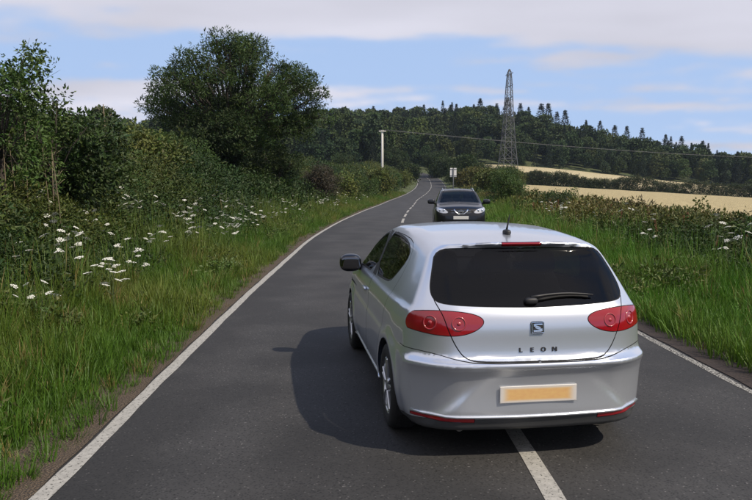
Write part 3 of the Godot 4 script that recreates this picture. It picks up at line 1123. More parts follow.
func world_mat(key: String, tex: Texture2D, metres: float, rough := 0.95, bump: Texture2D = null, bump_cm := 0.0) -> StandardMaterial3D:
	var m := mat(key, Color.WHITE, rough)
	m.albedo_texture = tex
	m.uv1_triplanar = true
	m.uv1_world_triplanar = true
	m.uv1_scale = Vector3.ONE / metres
	if bump:
		m.heightmap_enabled = true
		m.heightmap_texture = bump
		m.heightmap_scale = bump_cm
	return m

func build_sky() -> void:
	var w := 1536
	var h := 768
	var n1 := FastNoiseLite.new()
	n1.seed = 11
	n1.frequency = 0.16
	n1.fractal_octaves = 6
	n1.fractal_gain = 0.5
	n1.domain_warp_enabled = true
	n1.domain_warp_amplitude = 0.9
	n1.domain_warp_frequency = 0.12
	var n2 := FastNoiseLite.new()
	n2.seed = 5
	n2.frequency = 0.5
	n2.fractal_octaves = 4
	var img := Image.create(w, h, false, Image.FORMAT_RGBF)
	for y in h:
		var el := PI * 0.5 - PI * (y + 0.5) / h
		var s := sin(el)
		var up := maxf(s, 0.0)
		var blue := Color(0.455, 0.615, 0.90).lerp(Color(0.16, 0.32, 0.72), pow(up, 1.2))
		blue = Color(0.53, 0.69, 0.94).lerp(blue, smoothstep(-0.01, 0.09, s))
		for x in w:
			if s <= 0.0:
				img.set_pixel(x, y, Color(0.16, 0.17, 0.15))
				continue
			var az := TAU * (x + 0.5) / w - PI
			var c := cos(el)
			var far := 1.0 / (s + 0.035)
			var px := sin(az) * c * far
			var pz := -cos(az) * c * far
			var q := 1.35 * n1.get_noise_2d(px * 0.7 + 63.0, pz * 1.8 + 6.0) + 0.28 * n2.get_noise_2d(px * 0.8, pz * 1.6) + 0.34 * n2.get_noise_2d(px * 2.6 + 20.0, pz * 3.6)
			var cover := smoothstep(-0.26, 0.2, q + 1.1 * smoothstep(0.145, 0.235, s) - 0.78 * smoothstep(0.30, 0.8, s) - 0.42)
			var bright := 0.96 + 0.2 * n2.get_noise_2d(px * 0.6 + 9.0, pz * 1.1) - 0.16 * n1.get_noise_2d(px + 5.0, pz * 1.3)
			var cloud := Color(0.72, 0.71, 0.80) * bright
			img.set_pixel(x, y, blue.lerp(cloud, cover * 0.94))
	var sky := Sky.new()
	var sm := PanoramaSkyMaterial.new()
	sm.panorama = ImageTexture.create_from_image(img)
	sky.sky_material = sm
	var env := Environment.new()
	env.background_mode = Environment.BG_SKY
	env.sky = sky
	env.tonemap_mode = Environment.TONE_MAPPER_LINEAR
	env.tonemap_exposure = 1.0
	env.fog_enabled = true
	env.fog_density = 0.00012
	env.fog_light_color = Color(0.78, 0.85, 0.95)
	env.sdfgi_enabled = true
	env.ssao_enabled = true
	env.ssil_enabled = true
	var we := WorldEnvironment.new()
	we.name = "world_environment"
	we.environment = env
	add_child(we)

func strip(d0: float, d1: float, step: float, a: Callable, b: Callable, up: float, ragged := 0.0, cols := 2) -> ArrayMesh:
	var rows := []
	var tones := PackedColorArray()
	var d := d0
	while true:
		var xa: float = a.call(d) + (ragged * rough_noise.get_noise_2d(d * 30.0, 3.0) if ragged else 0.0)
		var xb: float = b.call(d) + (ragged * rough_noise.get_noise_2d(d * 30.0, 90.0) if ragged else 0.0)
		var row := PackedVector3Array()
		for k in cols:
			var x := lerpf(xa, xb, float(k) / (cols - 1))
			row.append(Vector3(x, road_y(x, d) + up, -d))
			if cols > 9:                                     # tarmac: paler where wheels polish it, darker along the lane middles and edges
				var o := absf(x - mid(d))
				var polish := exp(-pow((o - 0.75) / 0.33, 2.0)) + exp(-pow((o - 2.2) / 0.35, 2.0))
				var t := 0.87 + 0.22 * polish + 0.22 * noise.get_noise_2d(x * 14.0, d * 2.2) + 0.2 * rough_noise.get_noise_2d(x * 26.0, d * 9.0)
				tones.append(Color(t, t * 0.985, t * 0.965))
		rows.append(row)
		if d >= d1: break
		d = minf(d + (step if d < 60.0 else step * 3.0), d1)
	return sheet(rows, tones)

func build_land() -> void:
	# terrain: rows by distance, columns by the distance from the road's edges
	var ds := []
	var d := -85.0
	while d < 1600.0:
		ds.append(d)
		d += 0.7 if d > -4 and d < 40 else 2.0 if d < 110 else 4.0 if d < 260 else 9.0 if d < 640 else 60.0
	var outs := [0.0, 0.25, 0.5, 0.85, 1.3, 1.8, 2.4, 3.0, 3.8, 4.8, 6.0, 7.5, 9.5, 12.0, 15.0, 19.0, 25.0, 33.0, 43.0, 56.0, 72.0, 90.0, 112.0, 138.0, 170.0, 210.0, 260.0, 330.0, 450.0, 700.0, 1200.0]
	var rows := []
	for q in ds:
		var row := PackedVector3Array()
		for k in outs.size():
			row.append(spot(edge_l(q) - outs[outs.size() - 1 - k], q))
		row.append(Vector3(mid(q), road_y(mid(q), q) - 0.12, -q))
		for o in outs:
			row.append(spot(edge_r(q) + o, q))
		rows.append(row)
	var soil := noise_tex(0.012, 6, [[0.0, lin(0.030, 0.026, 0.012)], [0.35, lin(0.040, 0.050, 0.016)], [0.6, lin(0.055, 0.075, 0.020)], [1.0, lin(0.085, 0.090, 0.035)]], 512, 3)
	struct("terrain", sheet(rows), world_mat("soil", soil, 5.0, 1.0, noise_tex(0.06, 4, [], 256, 8), 5.0), "green and brown rolling ground rising to a hill")
	# road and its markings
	var tar := speckle(1024, 0.21, 0.31, 0.010, 4)
	var am := mat("asphalt", lin(0.72, 0.70, 0.695), 0.8)
	am.vertex_color_use_as_albedo = true
	am.albedo_texture = tar
	am.uv1_scale = Vector3(0.13, 0.13, 1)
	am.detail_enabled = true
	am.detail_blend_mode = BaseMaterial3D.BLEND_MODE_MUL
	am.detail_uv_layer = BaseMaterial3D.DETAIL_UV_1
	am.detail_albedo = noise_tex(0.01, 5, [[0.25, Color(0.78, 0.78, 0.78)], [0.75, Color(1, 1, 1)]], 512, 41)
	am.heightmap_enabled = true
	am.heightmap_texture = tar
	am.heightmap_scale = 0.6
	var road := struct("road", strip(-85, 290, 0.5, func(q): return edge_l(q) - 0.20, func(q): return edge_r(q) + 0.2, 0.0, 0.10, 21), am, "grey two lane tarmac road with worn white lines")
	var wear := Image.create(512, 512, false, Image.FORMAT_RGBA8)
	var wn := FastNoiseLite.new()
	wn.seed = 21
	wn.frequency = 0.05
	wn.fractal_octaves = 4
	var wr := RandomNumberGenerator.new()
	wr.seed = 8
	for y in 512:
		for x in 512:
			var k := wn.get_noise_2d(x, y) + wr.randf_range(-0.25, 0.25)
			var c := 0.86 + 0.1 * wn.get_noise_2d(x * 0.4, y * 0.4 + 300.0) + wr.randf_range(-0.06, 0.04)
			wear.set_pixel(x, y, Color(c, c, c * 0.985, 0.5 - k))
	var wt := ImageTexture.create_from_image(wear)
	for k in [["line_paint", 0.09, 0.41], ["worn_paint", 0.42, 0.40]]:
		var pm := mat(k[0], lin(k[2], k[2] * 0.97, k[2] * 0.92), 0.75)
		pm.albedo_texture = wt
		pm.uv1_scale = Vector3(1.3, 1.3, 1)
		pm.transparency = BaseMaterial3D.TRANSPARENCY_ALPHA_SCISSOR
		pm.alpha_scissor_threshold = k[1]
	hang("edge_line", strip(-85, 250, 0.25, func(q): return edge_l(q) - 0.055, func(q): return edge_l(q) + 0.055, 0.004, 0.012), mats.line_paint, road).set_meta("label", "solid white line along the left edge of the road")
	hang("edge_line", strip(-85, 250, 0.25, func(q): return edge_r(q) - 0.04, func(q): return edge_r(q) + 0.04, 0.004, 0.02), mats.worn_paint, road).set_meta("label", "thin worn white line along the right edge of the road")
	d = -58.0
	while d < 190.0:
		if d > -2 or d < -20:
			hang("centre_dash", strip(d, d + 4.0, 0.5, func(q): return mid(q) - 0.06, func(q): return mid(q) + 0.06, 0.004, 0.008), mats.line_paint, road)
		d += 6.0
	# fields of ripe corn, standing half a metre above the ground
	for fdef in [["ripe_field", 30.0, 177.0, 3.0, 9.0, 300.0, "wide golden field of ripe corn behind the right verge", [lin(0.32, 0.255, 0.125), lin(0.45, 0.375, 0.20)]], ["stubble_field", 193.0, 241.0, 3.0, 22.0, 300.0, "pale upper field on the hillside below the wood", [lin(0.38, 0.32, 0.18), lin(0.50, 0.43, 0.27)]]]:
		rows = []
		d = fdef[1]
		while d <= fdef[2]:
			var row := PackedVector3Array()
			var x0: float = edge_r(minf(d, 200.0)) + fdef[4]
			for k in 60:
				var x: float = x0 + (fdef[5] - x0) * pow(k / 59.0, 1.6)
				var rim: bool = k == 0 or d == fdef[1] or d + fdef[3] > fdef[2]
				row.append(spot(x, d, 0.0 if rim else 0.5 + 0.05 * noise.get_noise_2d(x * 8.0, d * 8.0)))
			rows.append(row)
			d += fdef[3]
		var ft := noise_tex(0.02, 5, [[0.2, fdef[7][0]], [0.8, fdef[7][1]]], 512, 14)
		struct(fdef[0], sheet(rows), world_mat(fdef[0], ft, 9.0, 1.0, noise_tex(0.2, 3, [], 256, 5), 25.0), fdef[6])

# ---------------------------------------------------------------- foliage
func add_leaf(v: PackedVector3Array, n: PackedVector3Array, c: PackedColorArray, at: Vector3, b: Basis, length: float, width: float, tint: Color) -> void:
	# a pointed leaf folded along its midrib
	var tip := at + b.y * length + b.z * (-0.18 * length)
	var l := at + b.y * length * 0.45 - b.x * width + b.z * width * 0.35
	var r := at + b.y * length * 0.45 + b.x * width + b.z * width * 0.35
	for t in [[at, tip, l], [at, r, tip]]:
		var nn: Vector3 = (t[2] - t[0]).cross(t[1] - t[0]).normalized()
		for p in t:
			v.append(p); n.append(nn); c.append(tint)

func arrays(v: PackedVector3Array, n: PackedVector3Array, c: PackedColorArray) -> ArrayMesh:
	var arr := []
	arr.resize(Mesh.ARRAY_MAX)
	arr[Mesh.ARRAY_VERTEX] = v
	arr[Mesh.ARRAY_NORMAL] = n
	arr[Mesh.ARRAY_COLOR] = c
	var m := ArrayMesh.new()
	m.add_surface_from_arrays(Mesh.PRIMITIVE_TRIANGLES, arr)
	return m

func leaf_clump(count: int, radius: float, length: float, width: float, droop := 0.25) -> ArrayMesh:
	var v := PackedVector3Array()
	var n := PackedVector3Array()
	var c := PackedColorArray()
	for i in count:
		var dir := Vector3(rf(-1, 1), rf(-1, 1), rf(-1, 1)).normalized()
		var at := dir * radius * pow(rf(0, 1), 0.6)
		var y := (dir + Vector3(rf(-0.6, 0.6), rf(-0.5, 0.5) - droop, rf(-0.6, 0.6))).normalized()
		var z := (Vector3.UP + Vector3(rf(-0.8, 0.8), 0, rf(-0.8, 0.8))).normalized()
		var x := y.cross(z).normalized()
		var k := rf(0.75, 1.25)
		add_leaf(v, n, c, at, Basis(x, y, x.cross(y)), length * rf(0.7, 1.2), width * rf(0.8, 1.2), Color(k * rf(0.9, 1.15), k, k * rf(0.8, 1.1)))
	return arrays(v, n, c)

func grass_tuft(blades: int, height: float, width: float, spread: float, heads := 0.0) -> ArrayMesh:
	var v := PackedVector3Array()
	var n := PackedVector3Array()
	var c := PackedColorArray()
	for i in blades:
		var a := rf(0, TAU)
		var out := Vector3(cos(a), 0, sin(a))
		var side := Vector3(-sin(a), 0, cos(a)) * width * rf(0.7, 1.3)
		side = side.rotated(Vector3.UP, rf(-0.9, 0.9))
		var p := out * spread * sqrt(rf(0, 1))
		var h := height * rf(0.55, 1.15)
		var lean := rf(0.08, 0.55)
		var k := rf(0.8, 1.25)
		var tint := Color(k * rf(0.9, 1.25), k, k * rf(0.7, 1.1))
		var seeded := rf(0, 1) < heads
		if seeded:
			lean *= 0.4
			h *= 1.25
			tint = Color(3.2, 1.9, 2.6) * rf(0.7, 1.1)
		var last := p
		var ls := side
		for s in 3:
			var t := (s + 1) / 3.0
			var q := p + Vector3.UP * h * (t - 0.25 * lean * t * t) + out * h * lean * t * t
			var w: Vector3 = side * ([0.95, 0.65, 0.0][s] if not seeded else [0.4, 0.7, 0.2][s])
			for t3 in [[last - ls, last + ls, q + w], [last - ls, q + w, q - w]]:
				var nn: Vector3 = (t3[2] - t3[0]).cross(t3[1] - t3[0])
				if nn.length() < 1e-9: continue
				nn = nn.normalized()
				for pt in t3:
					v.append(pt); n.append(nn); c.append(tint)
			last = q
			ls = w
	return arrays(v, n, c)

var clumps := {}
func make_clumps() -> void:
	clumps.broad = []
	clumps.small = []
	clumps.long = []
	for i in 3:
		clumps.broad.append(leaf_clump(22, 0.24, 0.13, 0.036))
		clumps.small.append(leaf_clump(26, 0.17, 0.07, 0.024, 0.1))
		clumps.long.append(leaf_clump(18, 0.2, 0.17, 0.02, -0.4))

func tinted(c: Color, vary: float) -> Color:
	var k := rf(1.0 - vary, 1.0 + vary)
	return Color(c.r * k * rf(0.85, 1.2), c.g * k, c.b * k * rf(0.8, 1.2))

# trunk with limbs that reach into the crown's lobes; each lobe is a cloud of leaf clumps
func tree(called: String, label: String, category: String, at: Vector3, trunk_r: float, fork: float, lobes: Array, kind: String, tint: Color, per_m3: float, size: float, group := "", lean := Vector3.ZERO) -> Node3D:
	var t := thing(called, label, category, at, 0.0, group)
	var st := begin()
	var top := Vector3(0, fork, 0) + lean
	add_tube(st, PackedVector3Array([Vector3(0, -0.3, 0), Vector3(0.02, fork * 0.4, 0.03) + lean * 0.3, top]), PackedFloat32Array([trunk_r * 1.25, trunk_r, trunk_r * 0.8]), 10)
	var where := []
	var tints := PackedColorArray()
	for l in lobes:
		var c: Vector3 = l[0]
		var r: Vector3 = l[1]
		var knee := top.lerp(c, 0.5) + Vector3(rf(-0.2, 0.2), rf(0, 0.3), rf(-0.2, 0.2)) * r.x
		add_tube(st, PackedVector3Array([top - Vector3(0, rf(0.0, 0.25) * fork, 0), knee, c]), PackedFloat32Array([trunk_r * 0.36, trunk_r * 0.2, trunk_r * 0.08]), 6)
		for k in 5:
			var tip := c + Vector3(rf(-0.8, 0.8) * r.x, rf(-0.5, 0.8) * r.y, rf(-0.8, 0.8) * r.z)
			add_tube(st, PackedVector3Array([knee.lerp(c, rf(0.2, 1.0)), tip]), PackedFloat32Array([trunk_r * 0.12, trunk_r * 0.03]), 4, false)
		var count := int(4.19 * r.x * r.y * r.z * per_m3)
		var shade := rf(0.85, 1.15)
		for k in count:
			var dir := Vector3(rf(-1, 1), rf(-1, 1), rf(-1, 1)).normalized()
			var rad := pow(rf(0.12, 1.0), 0.45) * (1.0 + 0.16 * rough_noise.get_noise_3dv((c + dir) * 40.0))
			where.append(Transform3D(spin(size * rf(0.7, 1.25)), c + dir * r * rad))
			tints.append(tinted(tint * shade, 0.25))
	hang("trunk", done(st, true), mats.bark, t)
	copies("crown", clumps[kind][rng.randi() % 3], mats.leaf, where, tints, t)
	return t

func bush_lobes(w: float, h: float, n: int) -> Array:
	var out := []
	for i in n:
		var a := rf(0, TAU)
		var q := sqrt(rf(0.05, 1))
		var y := rf(0.25, 0.8) * h
		var r := rf(0.2, 0.34) * minf(w, h * 1.3)
		out.append([Vector3(cos(a) * q * w * 0.36, y, sin(a) * q * w * 0.36), Vector3(r, r * rf(0.75, 1.1), r)])
	out.append([Vector3(0, h * 0.75, 0), Vector3(w * 0.25, h * 0.25, w * 0.25)])
	return out

func far_crown(n: int, w: float, h: float, base: float, face: float) -> ArrayMesh:
	var v := PackedVector3Array()
	var nn := PackedVector3Array()
	var c := PackedColorArray()
	var lobes := []
	for i in 11:
		var a := rf(0, TAU)
		var y := rf(0.25, 0.92)
		var q := rf(0.2, 0.62) * sqrt(maxf(0.1, 1.0 - pow(y * 2.0 - 0.9, 2.0)))
		lobes.append([Vector3(cos(a) * q * w, base + y * (h - base), sin(a) * q * w), rf(0.26, 0.42) * w])
	for i in n:
		var l: Array = lobes[i % lobes.size()]
		var dir := Vector3(rf(-1, 1), rf(-0.7, 1), rf(-1, 1)).normalized()
		var p: Vector3 = l[0] + dir * l[1] * rf(0.8, 1.08)
		var k := rf(0.75, 1.3)
		var y := (dir + Vector3(rf(-1, 1), rf(-1, 1), rf(-1, 1))).normalized()
		var x := y.cross(dir + Vector3(0.01, 0.02, 0)).normalized()
		add_leaf(v, nn, c, p, Basis(x, y, x.cross(y)), face * rf(0.8, 1.5), face * rf(0.35, 0.6), Color(k * rf(0.9, 1.1), k, k))
	return arrays(v, nn, c)

func conifer(n: int, w: float, h: float) -> ArrayMesh:
	var v := PackedVector3Array()
	var nn := PackedVector3Array()
	var c := PackedColorArray()
	for i in n:
		var t := pow(rf(0, 1), 0.75)
		var tier := floorf(t * 19.0) / 19.0
		var y := h * (0.08 + 0.92 * (tier + rf(0.0, 0.06)))
		var a := rf(0, TAU)
		var reach := w * pow(1.02 - tier, 0.8) * (0.75 + 0.25 * sin(a * 5.0 + tier * 20.0)) * rf(0.25, 1.0)
		var p := Vector3(cos(a) * reach, y - reach * 0.35, sin(a) * reach)
		var k := rf(0.7, 1.25)
		var out := Vector3(cos(a), rf(-0.5, 0.25), sin(a)).normalized()
		var x := out.cross(Vector3.UP + Vector3(rf(-0.4, 0.4), 0, rf(-0.4, 0.4))).normalized()
		add_leaf(v, nn, c, p, Basis(x, out, x.cross(out)), rf(0.6, 1.1) * (1.08 - 0.75 * t), rf(0.2, 0.35) * (1.1 - 0.6 * t), Color(k, k, k))
	for i in 24:
		var a := rf(0, TAU)
		var up := Vector3(cos(a) * 0.25, 1.0, sin(a) * 0.25).normalized()
		var x := up.cross(Vector3(sin(a), 0, -cos(a))).normalized()
		add_leaf(v, nn, c, Vector3(0, h * rf(0.86, 0.97), 0), Basis(x, up, x.cross(up)), 0.9, 0.16, Color.WHITE)
	return arrays(v, nn, c)

func build_hill_wood() -> void:
	var kinds := []
	for i in 4: kinds.append(far_crown(1700, 4.9, rf(10.5, 13.5), 0.4, 0.66))
	var spruce := [conifer(1100, 3.3, 15.0), conifer(1100, 2.9, 17.0)]
	var where := [[], [], [], [], [], []]
	var tints := []
	for i in 6: tints.append(PackedColorArray())
	var wood := thing("hill_woodland", "dark mixed wood of broadleaves and conifers covering the hill behind the fields", "woodland")
	wood.set_meta("kind", "stuff")
	for gx in 78:
		for gd in 46:
			var x := -215.0 + gx * 6.1 + rf(-2.4, 2.4)
			var d := 140.0 + gd * 5.8 + rf(-2.4, 2.4)
			var start := 238.0 if x > 25.0 else lerpf(150.0, 178.0, smoothstep(-60.0, -4.0, x)) if x < 4.0 else lerpf(206.0, 237.0, smoothstep(14.0, 25.0, x))
			if x > 105.0: start = lerpf(238.0, 190.0, smoothstep(105.0, 150.0, x))
			if d < start + rf(-3, 3) or absf(x - mid(minf(d, 288.0))) < 6.0 and d < 240.0: continue
			var back := 405.0
			if d > back: continue
			var front: bool = d < start + 16.0
			var k := rng.randi() % 4
			var s := rf(0.8, 1.15) * (0.72 if front else 1.0) * lerpf(1.0, 0.72, smoothstep(60.0, 200.0, x))
			var patch := noise.get_noise_2d(x * 1.4, d * 1.4)
			var tone := Color(0.024, 0.046, 0.016).lerp(Color(0.060, 0.086, 0.024), clampf(0.4 + patch + rf(-0.25, 0.25), 0, 1))
			if patch < -0.12 and rf(0, 1) < 0.6 or x < 40 and d > 345 and rf(0, 1) < 0.5:
				k = 4 + rng.randi() % 2
				tone = Color(0.020, 0.036, 0.020)
				s *= 0.85
			where[k].append(Transform3D(Basis(Vector3.UP, rf(0, TAU)).scaled(Vector3(s, s * rf(0.9, 1.12), s)), spot(x, d, -0.4)))
			tints[k].append(tinted(tone, 0.2))
	for k in 6:
		copies("broadleaf_crowns" if k < 4 else "conifer_crowns", (kinds + spruce)[k], mats.far_leaf, where[k], tints[k], wood)
	# conifers that stand out against the sky, one by one
	var line := Lut.new([[288, 123], [330, 119], [380, 115], [420, 114], [460, 108.5], [500, 108.5], [540, 113], [580, 122], [612, 130], [660, 137], [720, 146]])
	var px := []
	var along := 292.0
	while along < 715.0:
		px.append([along, line.at(along) + rf(-5.5, 2.0) + (2.0 if along > 560 else 0.0)])
		along += rf(5.0, 13.0) * (1.0 if along < 560 else 2.2)
	for i in px.size():
		var d := rf(355, 385)
		var x: float = (px[i][0] - 376.0) / 700.0 * d
		var base := ground(x, d)
		var top: float = EYE + (187.2 - px[i][1]) / 700.0 * d
		var s := clampf((top - base) / 15.0, 0.7, 1.9) * 1.06
		var bare: bool = i % 9 == 4
		var where_is: String = "on the skyline left of the pylon" if px[i][0] < 440 else "on the skyline just beside the pylon" if px[i][0] < 540 else "on the skyline right of the pylon"
		var t := thing("conifer_tree", "dark pointed conifer standing above the wood " + where_is, "conifer", Vector3(x, base, -d), rf(0, TAU), "conifers on the skyline")
		hang("trunk", tube(PackedVector3Array([Vector3(0, -0.4, 0), Vector3(0, 15.0 * s, 0)]), PackedFloat32Array([0.25, 0.03]), 6), mats.bark, t)
		var cw := rf(1.1, 1.5) if not bare else 0.9
		var cr := copies("crown", spruce[i % 2], mats.far_leaf, [Transform3D(Basis().scaled(Vector3(s * cw, s * (15.0 / (15.0 if i % 2 == 0 else 17.0)), s * cw)), Vector3.ZERO)], PackedColorArray([tinted(Color(0.017, 0.03, 0.018), 0.15)]), t)
		cr.set_meta("kind", "stuff")

func scatter(d0: float, d1: float, side: int, v0: float, v1: float, per_m2: Callable) -> Array:
	# points on a verge: side -1 left, 1 right
	var out := []
	var d := d0
	while d < d1:
		var n: float = per_m2.call(d) * (v1 - v0)
		var k := int(n) + (1 if rf(0, 1) < n - int(n) else 0)
		for i in k:
			var q := d + rf(0, 1)
			var v := rf(v0, v1)
			out.append([(edge_l(q) - v) if side < 0 else (edge_r(q) + v), q, v])
		d += 1.0
	return out

func build_verges() -> void:
	# grass
	var tufts := [grass_tuft(18, 0.27, 0.0036, 0.08), grass_tuft(18, 0.40, 0.0042, 0.11), grass_tuft(14, 0.58, 0.0042, 0.12, 0.3), grass_tuft(20, 0.13, 0.0034, 0.08)]
	for side in [-1, 1]:
		var sward := thing("verge_grass", "long green grass with some seed heads on the %s verge of the road" % ("left" if side < 0 else "right"), "grass")
		sward.set_meta("kind", "stuff")
		var where := [[], [], [], []]
		var tints := [PackedColorArray(), PackedColorArray(), PackedColorArray(), PackedColorArray()]
		var pts := scatter(1.5, 112.0, side, 0.14 if side < 0 else 0.30, 6.0, func(q): return 170.0 if q < 9 else 100.0 if q < 18 else 44.0 if q < 40 else 16.0)
		pts += scatter(-40.0, 1.5, side, 0.34, 5.0, func(_q): return 22.0)
		for p in pts:
			var v: float = p[2]
			if side < 0 and v > 2.6 and rf(0, 1) < smoothstep(2.6, 3.6, v) * 0.85: continue
			var patch := noise.get_noise_2d(p[0] * 9.0, p[1] * 9.0)
			var thin := smoothstep(0.10, 0.40 + 0.45 * patch, v if side < 0 else v - 0.14)
			if rf(0, 1) > 0.15 + 0.85 * thin: continue
			var k := 0
			var u := rf(0, 1)
			if v < (0.5 if side < 0 else 0.85): k = (3 if u < 0.65 else 0) if side < 0 else (0 if u < 0.35 else 1)
			elif v < 1.5: k = 0 if u < 0.55 else 1 if u < 0.85 else 3
			else: k = 1 if u < 0.6 else 2 if u < (0.8 if side < 0 else 0.72) else 0
			var s := rf(0.7, 1.2) * (1.0 + 0.35 * patch)
			if p[1] > 18.0: s *= 1.15
			var base := Color(0.055, 0.120, 0.014).lerp(Color(0.108, 0.138, 0.028), clampf(0.35 + patch * 1.2 + rf(-0.3, 0.3), 0, 1))
			if side > 0: base = Color(0.055, 0.155, 0.012).lerp(Color(0.090, 0.150, 0.024), clampf(0.4 + patch + rf(-0.3, 0.3), 0, 1))
			if rf(0, 1) < 0.05: base = Color(0.20, 0.16, 0.07)
			where[k].append(Transform3D(spin(s, 0.32), spot(p[0], p[1], -0.02)))
			tints[k].append(base * rf(0.8, 1.2))
		for k in 4:
			copies(["grass_blades", "long_grass", "seed_grass", "short_grass"][k], tufts[k], mats.grass, where[k], tints[k], sward)
	# loose stones and dry bits on the bare strip beside the left line
	var stone := SphereMesh.new()
	stone.radius = 0.5
	stone.height = 0.7
	stone.radial_segments = 6
	stone.rings = 3
	for side in [-1, 1]:
		var where := []
		var tints := PackedColorArray()
		for p in scatter(2.0, 40.0, side, 0.12, 0.75, func(q): return 330.0 if q < 10 else 110.0):
			if rf(0, 1) < smoothstep(0.3, 0.8, p[2]) * 0.8: continue
			var s := rf(0.004, 0.012) * (2.0 if rf(0, 1) < 0.05 else 1.0)
			where.append(Transform3D(spin(s), spot(p[0], p[1], 0.0)))
			var k := rf(0.05, 0.24) * (1.0 if side < 0 else 0.5)
			tints.append(Color(k, k * 0.85, k * 0.65))
		tag(copies("roadside_grit", stone, mats.grit, where, tints), "brown grit and small stones along the %s road edge" % ("left" if side < 0 else "right"), "grit", "", "stuff")
	var dirt := noise_tex(0.11, 5, [[0.2, lin(0.03, 0.022, 0.015)], [0.5, lin(0.075, 0.054, 0.036)], [0.9, lin(0.17, 0.125, 0.085)]], 1024, 33)
	var dm := world_mat("dirt", dirt, 1.7, 1.0, noise_tex(0.16, 4, [], 512, 6), 3.0)
	var dark_dirt := world_mat("dark_dirt", noise_tex(0.11, 5, [[0.2, lin(0.014, 0.010, 0.009)], [0.9, lin(0.05, 0.034, 0.028)]], 512, 34), 1.7, 1.0)
	for side in [-1, 1]:
		var rows := []
		var d := -30.0
		while d < 110.0:
			var row := PackedVector3Array()
			for k in 5:
				var v := 0.07 + (0.10 if side < 0 else 0.15) * k + (0.0 if k < 4 else 0.16 * rough_noise.get_noise_2d(d * 20.0, 50.0)) + (0.03 * rough_noise.get_noise_2d(d * 60.0, 10.0) if k == 0 else 0.0)
				var x := edge_l(d) - v if side < 0 else edge_r(d) + v
				row.append(Vector3(x, maxf(ground(x, d), road_y(x, d)) + (0.007 if k < 4 else 0.002), -d))
			rows.append(row)
			d += 0.35 if d < 40 else 1.5
		struct("dirt_strip", sheet(rows), dm if side < 0 else dark_dirt, "bare brown dirt strip along the %s road edge" % ("left" if side < 0 else "right"))

	# scrub: low growth under and between the bushes
	for side in [-1, 1]:
		var scrub := thing("verge_scrub", "brambles, nettles and broad leaved weeds growing thickly on the %s bank" % ("left" if side < 0 else "right"), "undergrowth")
		scrub.set_meta("kind", "stuff")
		var where := [[], [], []]
		var tints := [PackedColorArray(), PackedColorArray(), PackedColorArray()]
		var rise := Lut.new([[1.6, 0.25], [2.5, 0.45], [3.4, 0.85], [4.5, 1.35], [6.0, 1.7], [8.0, 2.0], [14.0, 2.0]] if side < 0 else [[2.6, 0.3], [3.6, 0.5], [4.6, 0.7], [6.0, 0.75], [9.0, 0.55]])
		for p in scatter(-45.0, 175.0, side, 1.7 if side < 0 else 2.7, 12.0 if side < 0 else 8.0, func(q): return 9.0 if q < 2 else 85.0 if q < 14 else 44.0 if q < 22 else 25.0 if q < 40 else 9.0 if q < 90 else 5.0):
			var v: float = p[2]
			if side > 0 and v > 5.0 and rf(0, 1) < 0.5: continue
			var patch := noise.get_noise_2d(p[0] * 7.0 + 90.0, p[1] * 5.0)
			if v < (2.3 if side < 0 else 3.0) and rf(0, 1) > 0.25 + patch: continue
			var h: float = rise.at(v) * (1.0 + (0.7 if side < 0 else 0.4) * patch)
			if p[1] > 60: h *= 1.15
			var y := h * pow(rf(0.0, 1.0), 0.55)
			var u := rf(0, 1)
			var k := 0 if u < 0.35 else 1 if u < 0.75 else 2
			var s := rf(0.75, 1.25) * (1.35 if p[1] < 2 else 0.62 if p[1] < 14 else 0.8 if p[1] < 22 else 1.0 if p[1] < 30 else 1.35 if p[1] < 80 else 2.0)
			var hue := noise.get_noise_2d(p[0] * 3.0, p[1] * 3.0 + 700.0)
			var base := Color(0.026, 0.052, 0.013).lerp(Color(0.098, 0.118, 0.027), clampf((0.24 if side < 0 else 0.42) + hue * 1.9 + rf(-0.25, 0.25), 0, 1))
			if side > 0: base = base.lerp(Color(0.12, 0.095, 0.035), clampf(-0.12 + hue * 1.3 + (0.22 if y > 0.55 else 0.0), 0, 0.75))
			where[k].append(Transform3D(spin(s), spot(p[0], p[1], y)))
			tints[k].append(tinted(base, 0.2))
		for p in scatter(3.0, 40.0, side, 0.7, 2.8, func(q): return 26.0 if q < 14 else 12.0):   # low weeds in the grass
			if noise.get_noise_2d(p[0] * 14.0, p[1] * 10.0) < 0.06: continue
			var k := 0 if rf(0, 1) < 0.55 else 1
			where[k].append(Transform3D(spin(rf(0.45, 0.8)), spot(p[0], p[1], rf(0.04, 0.30) * minf(1.0, p[2]))))
			tints[k].append(tinted(Color(0.060, 0.105, 0.024).lerp(Color(0.09, 0.11, 0.035), rf(0, 1)), 0.2))
		for k in 3:
			copies(["broad_leaves", "bramble_leaves", "nettle_leaves"][k], [clumps.broad[0], clumps.small[1], clumps.long[2]][k], mats.leaf, where[k], tints[k], scrub)

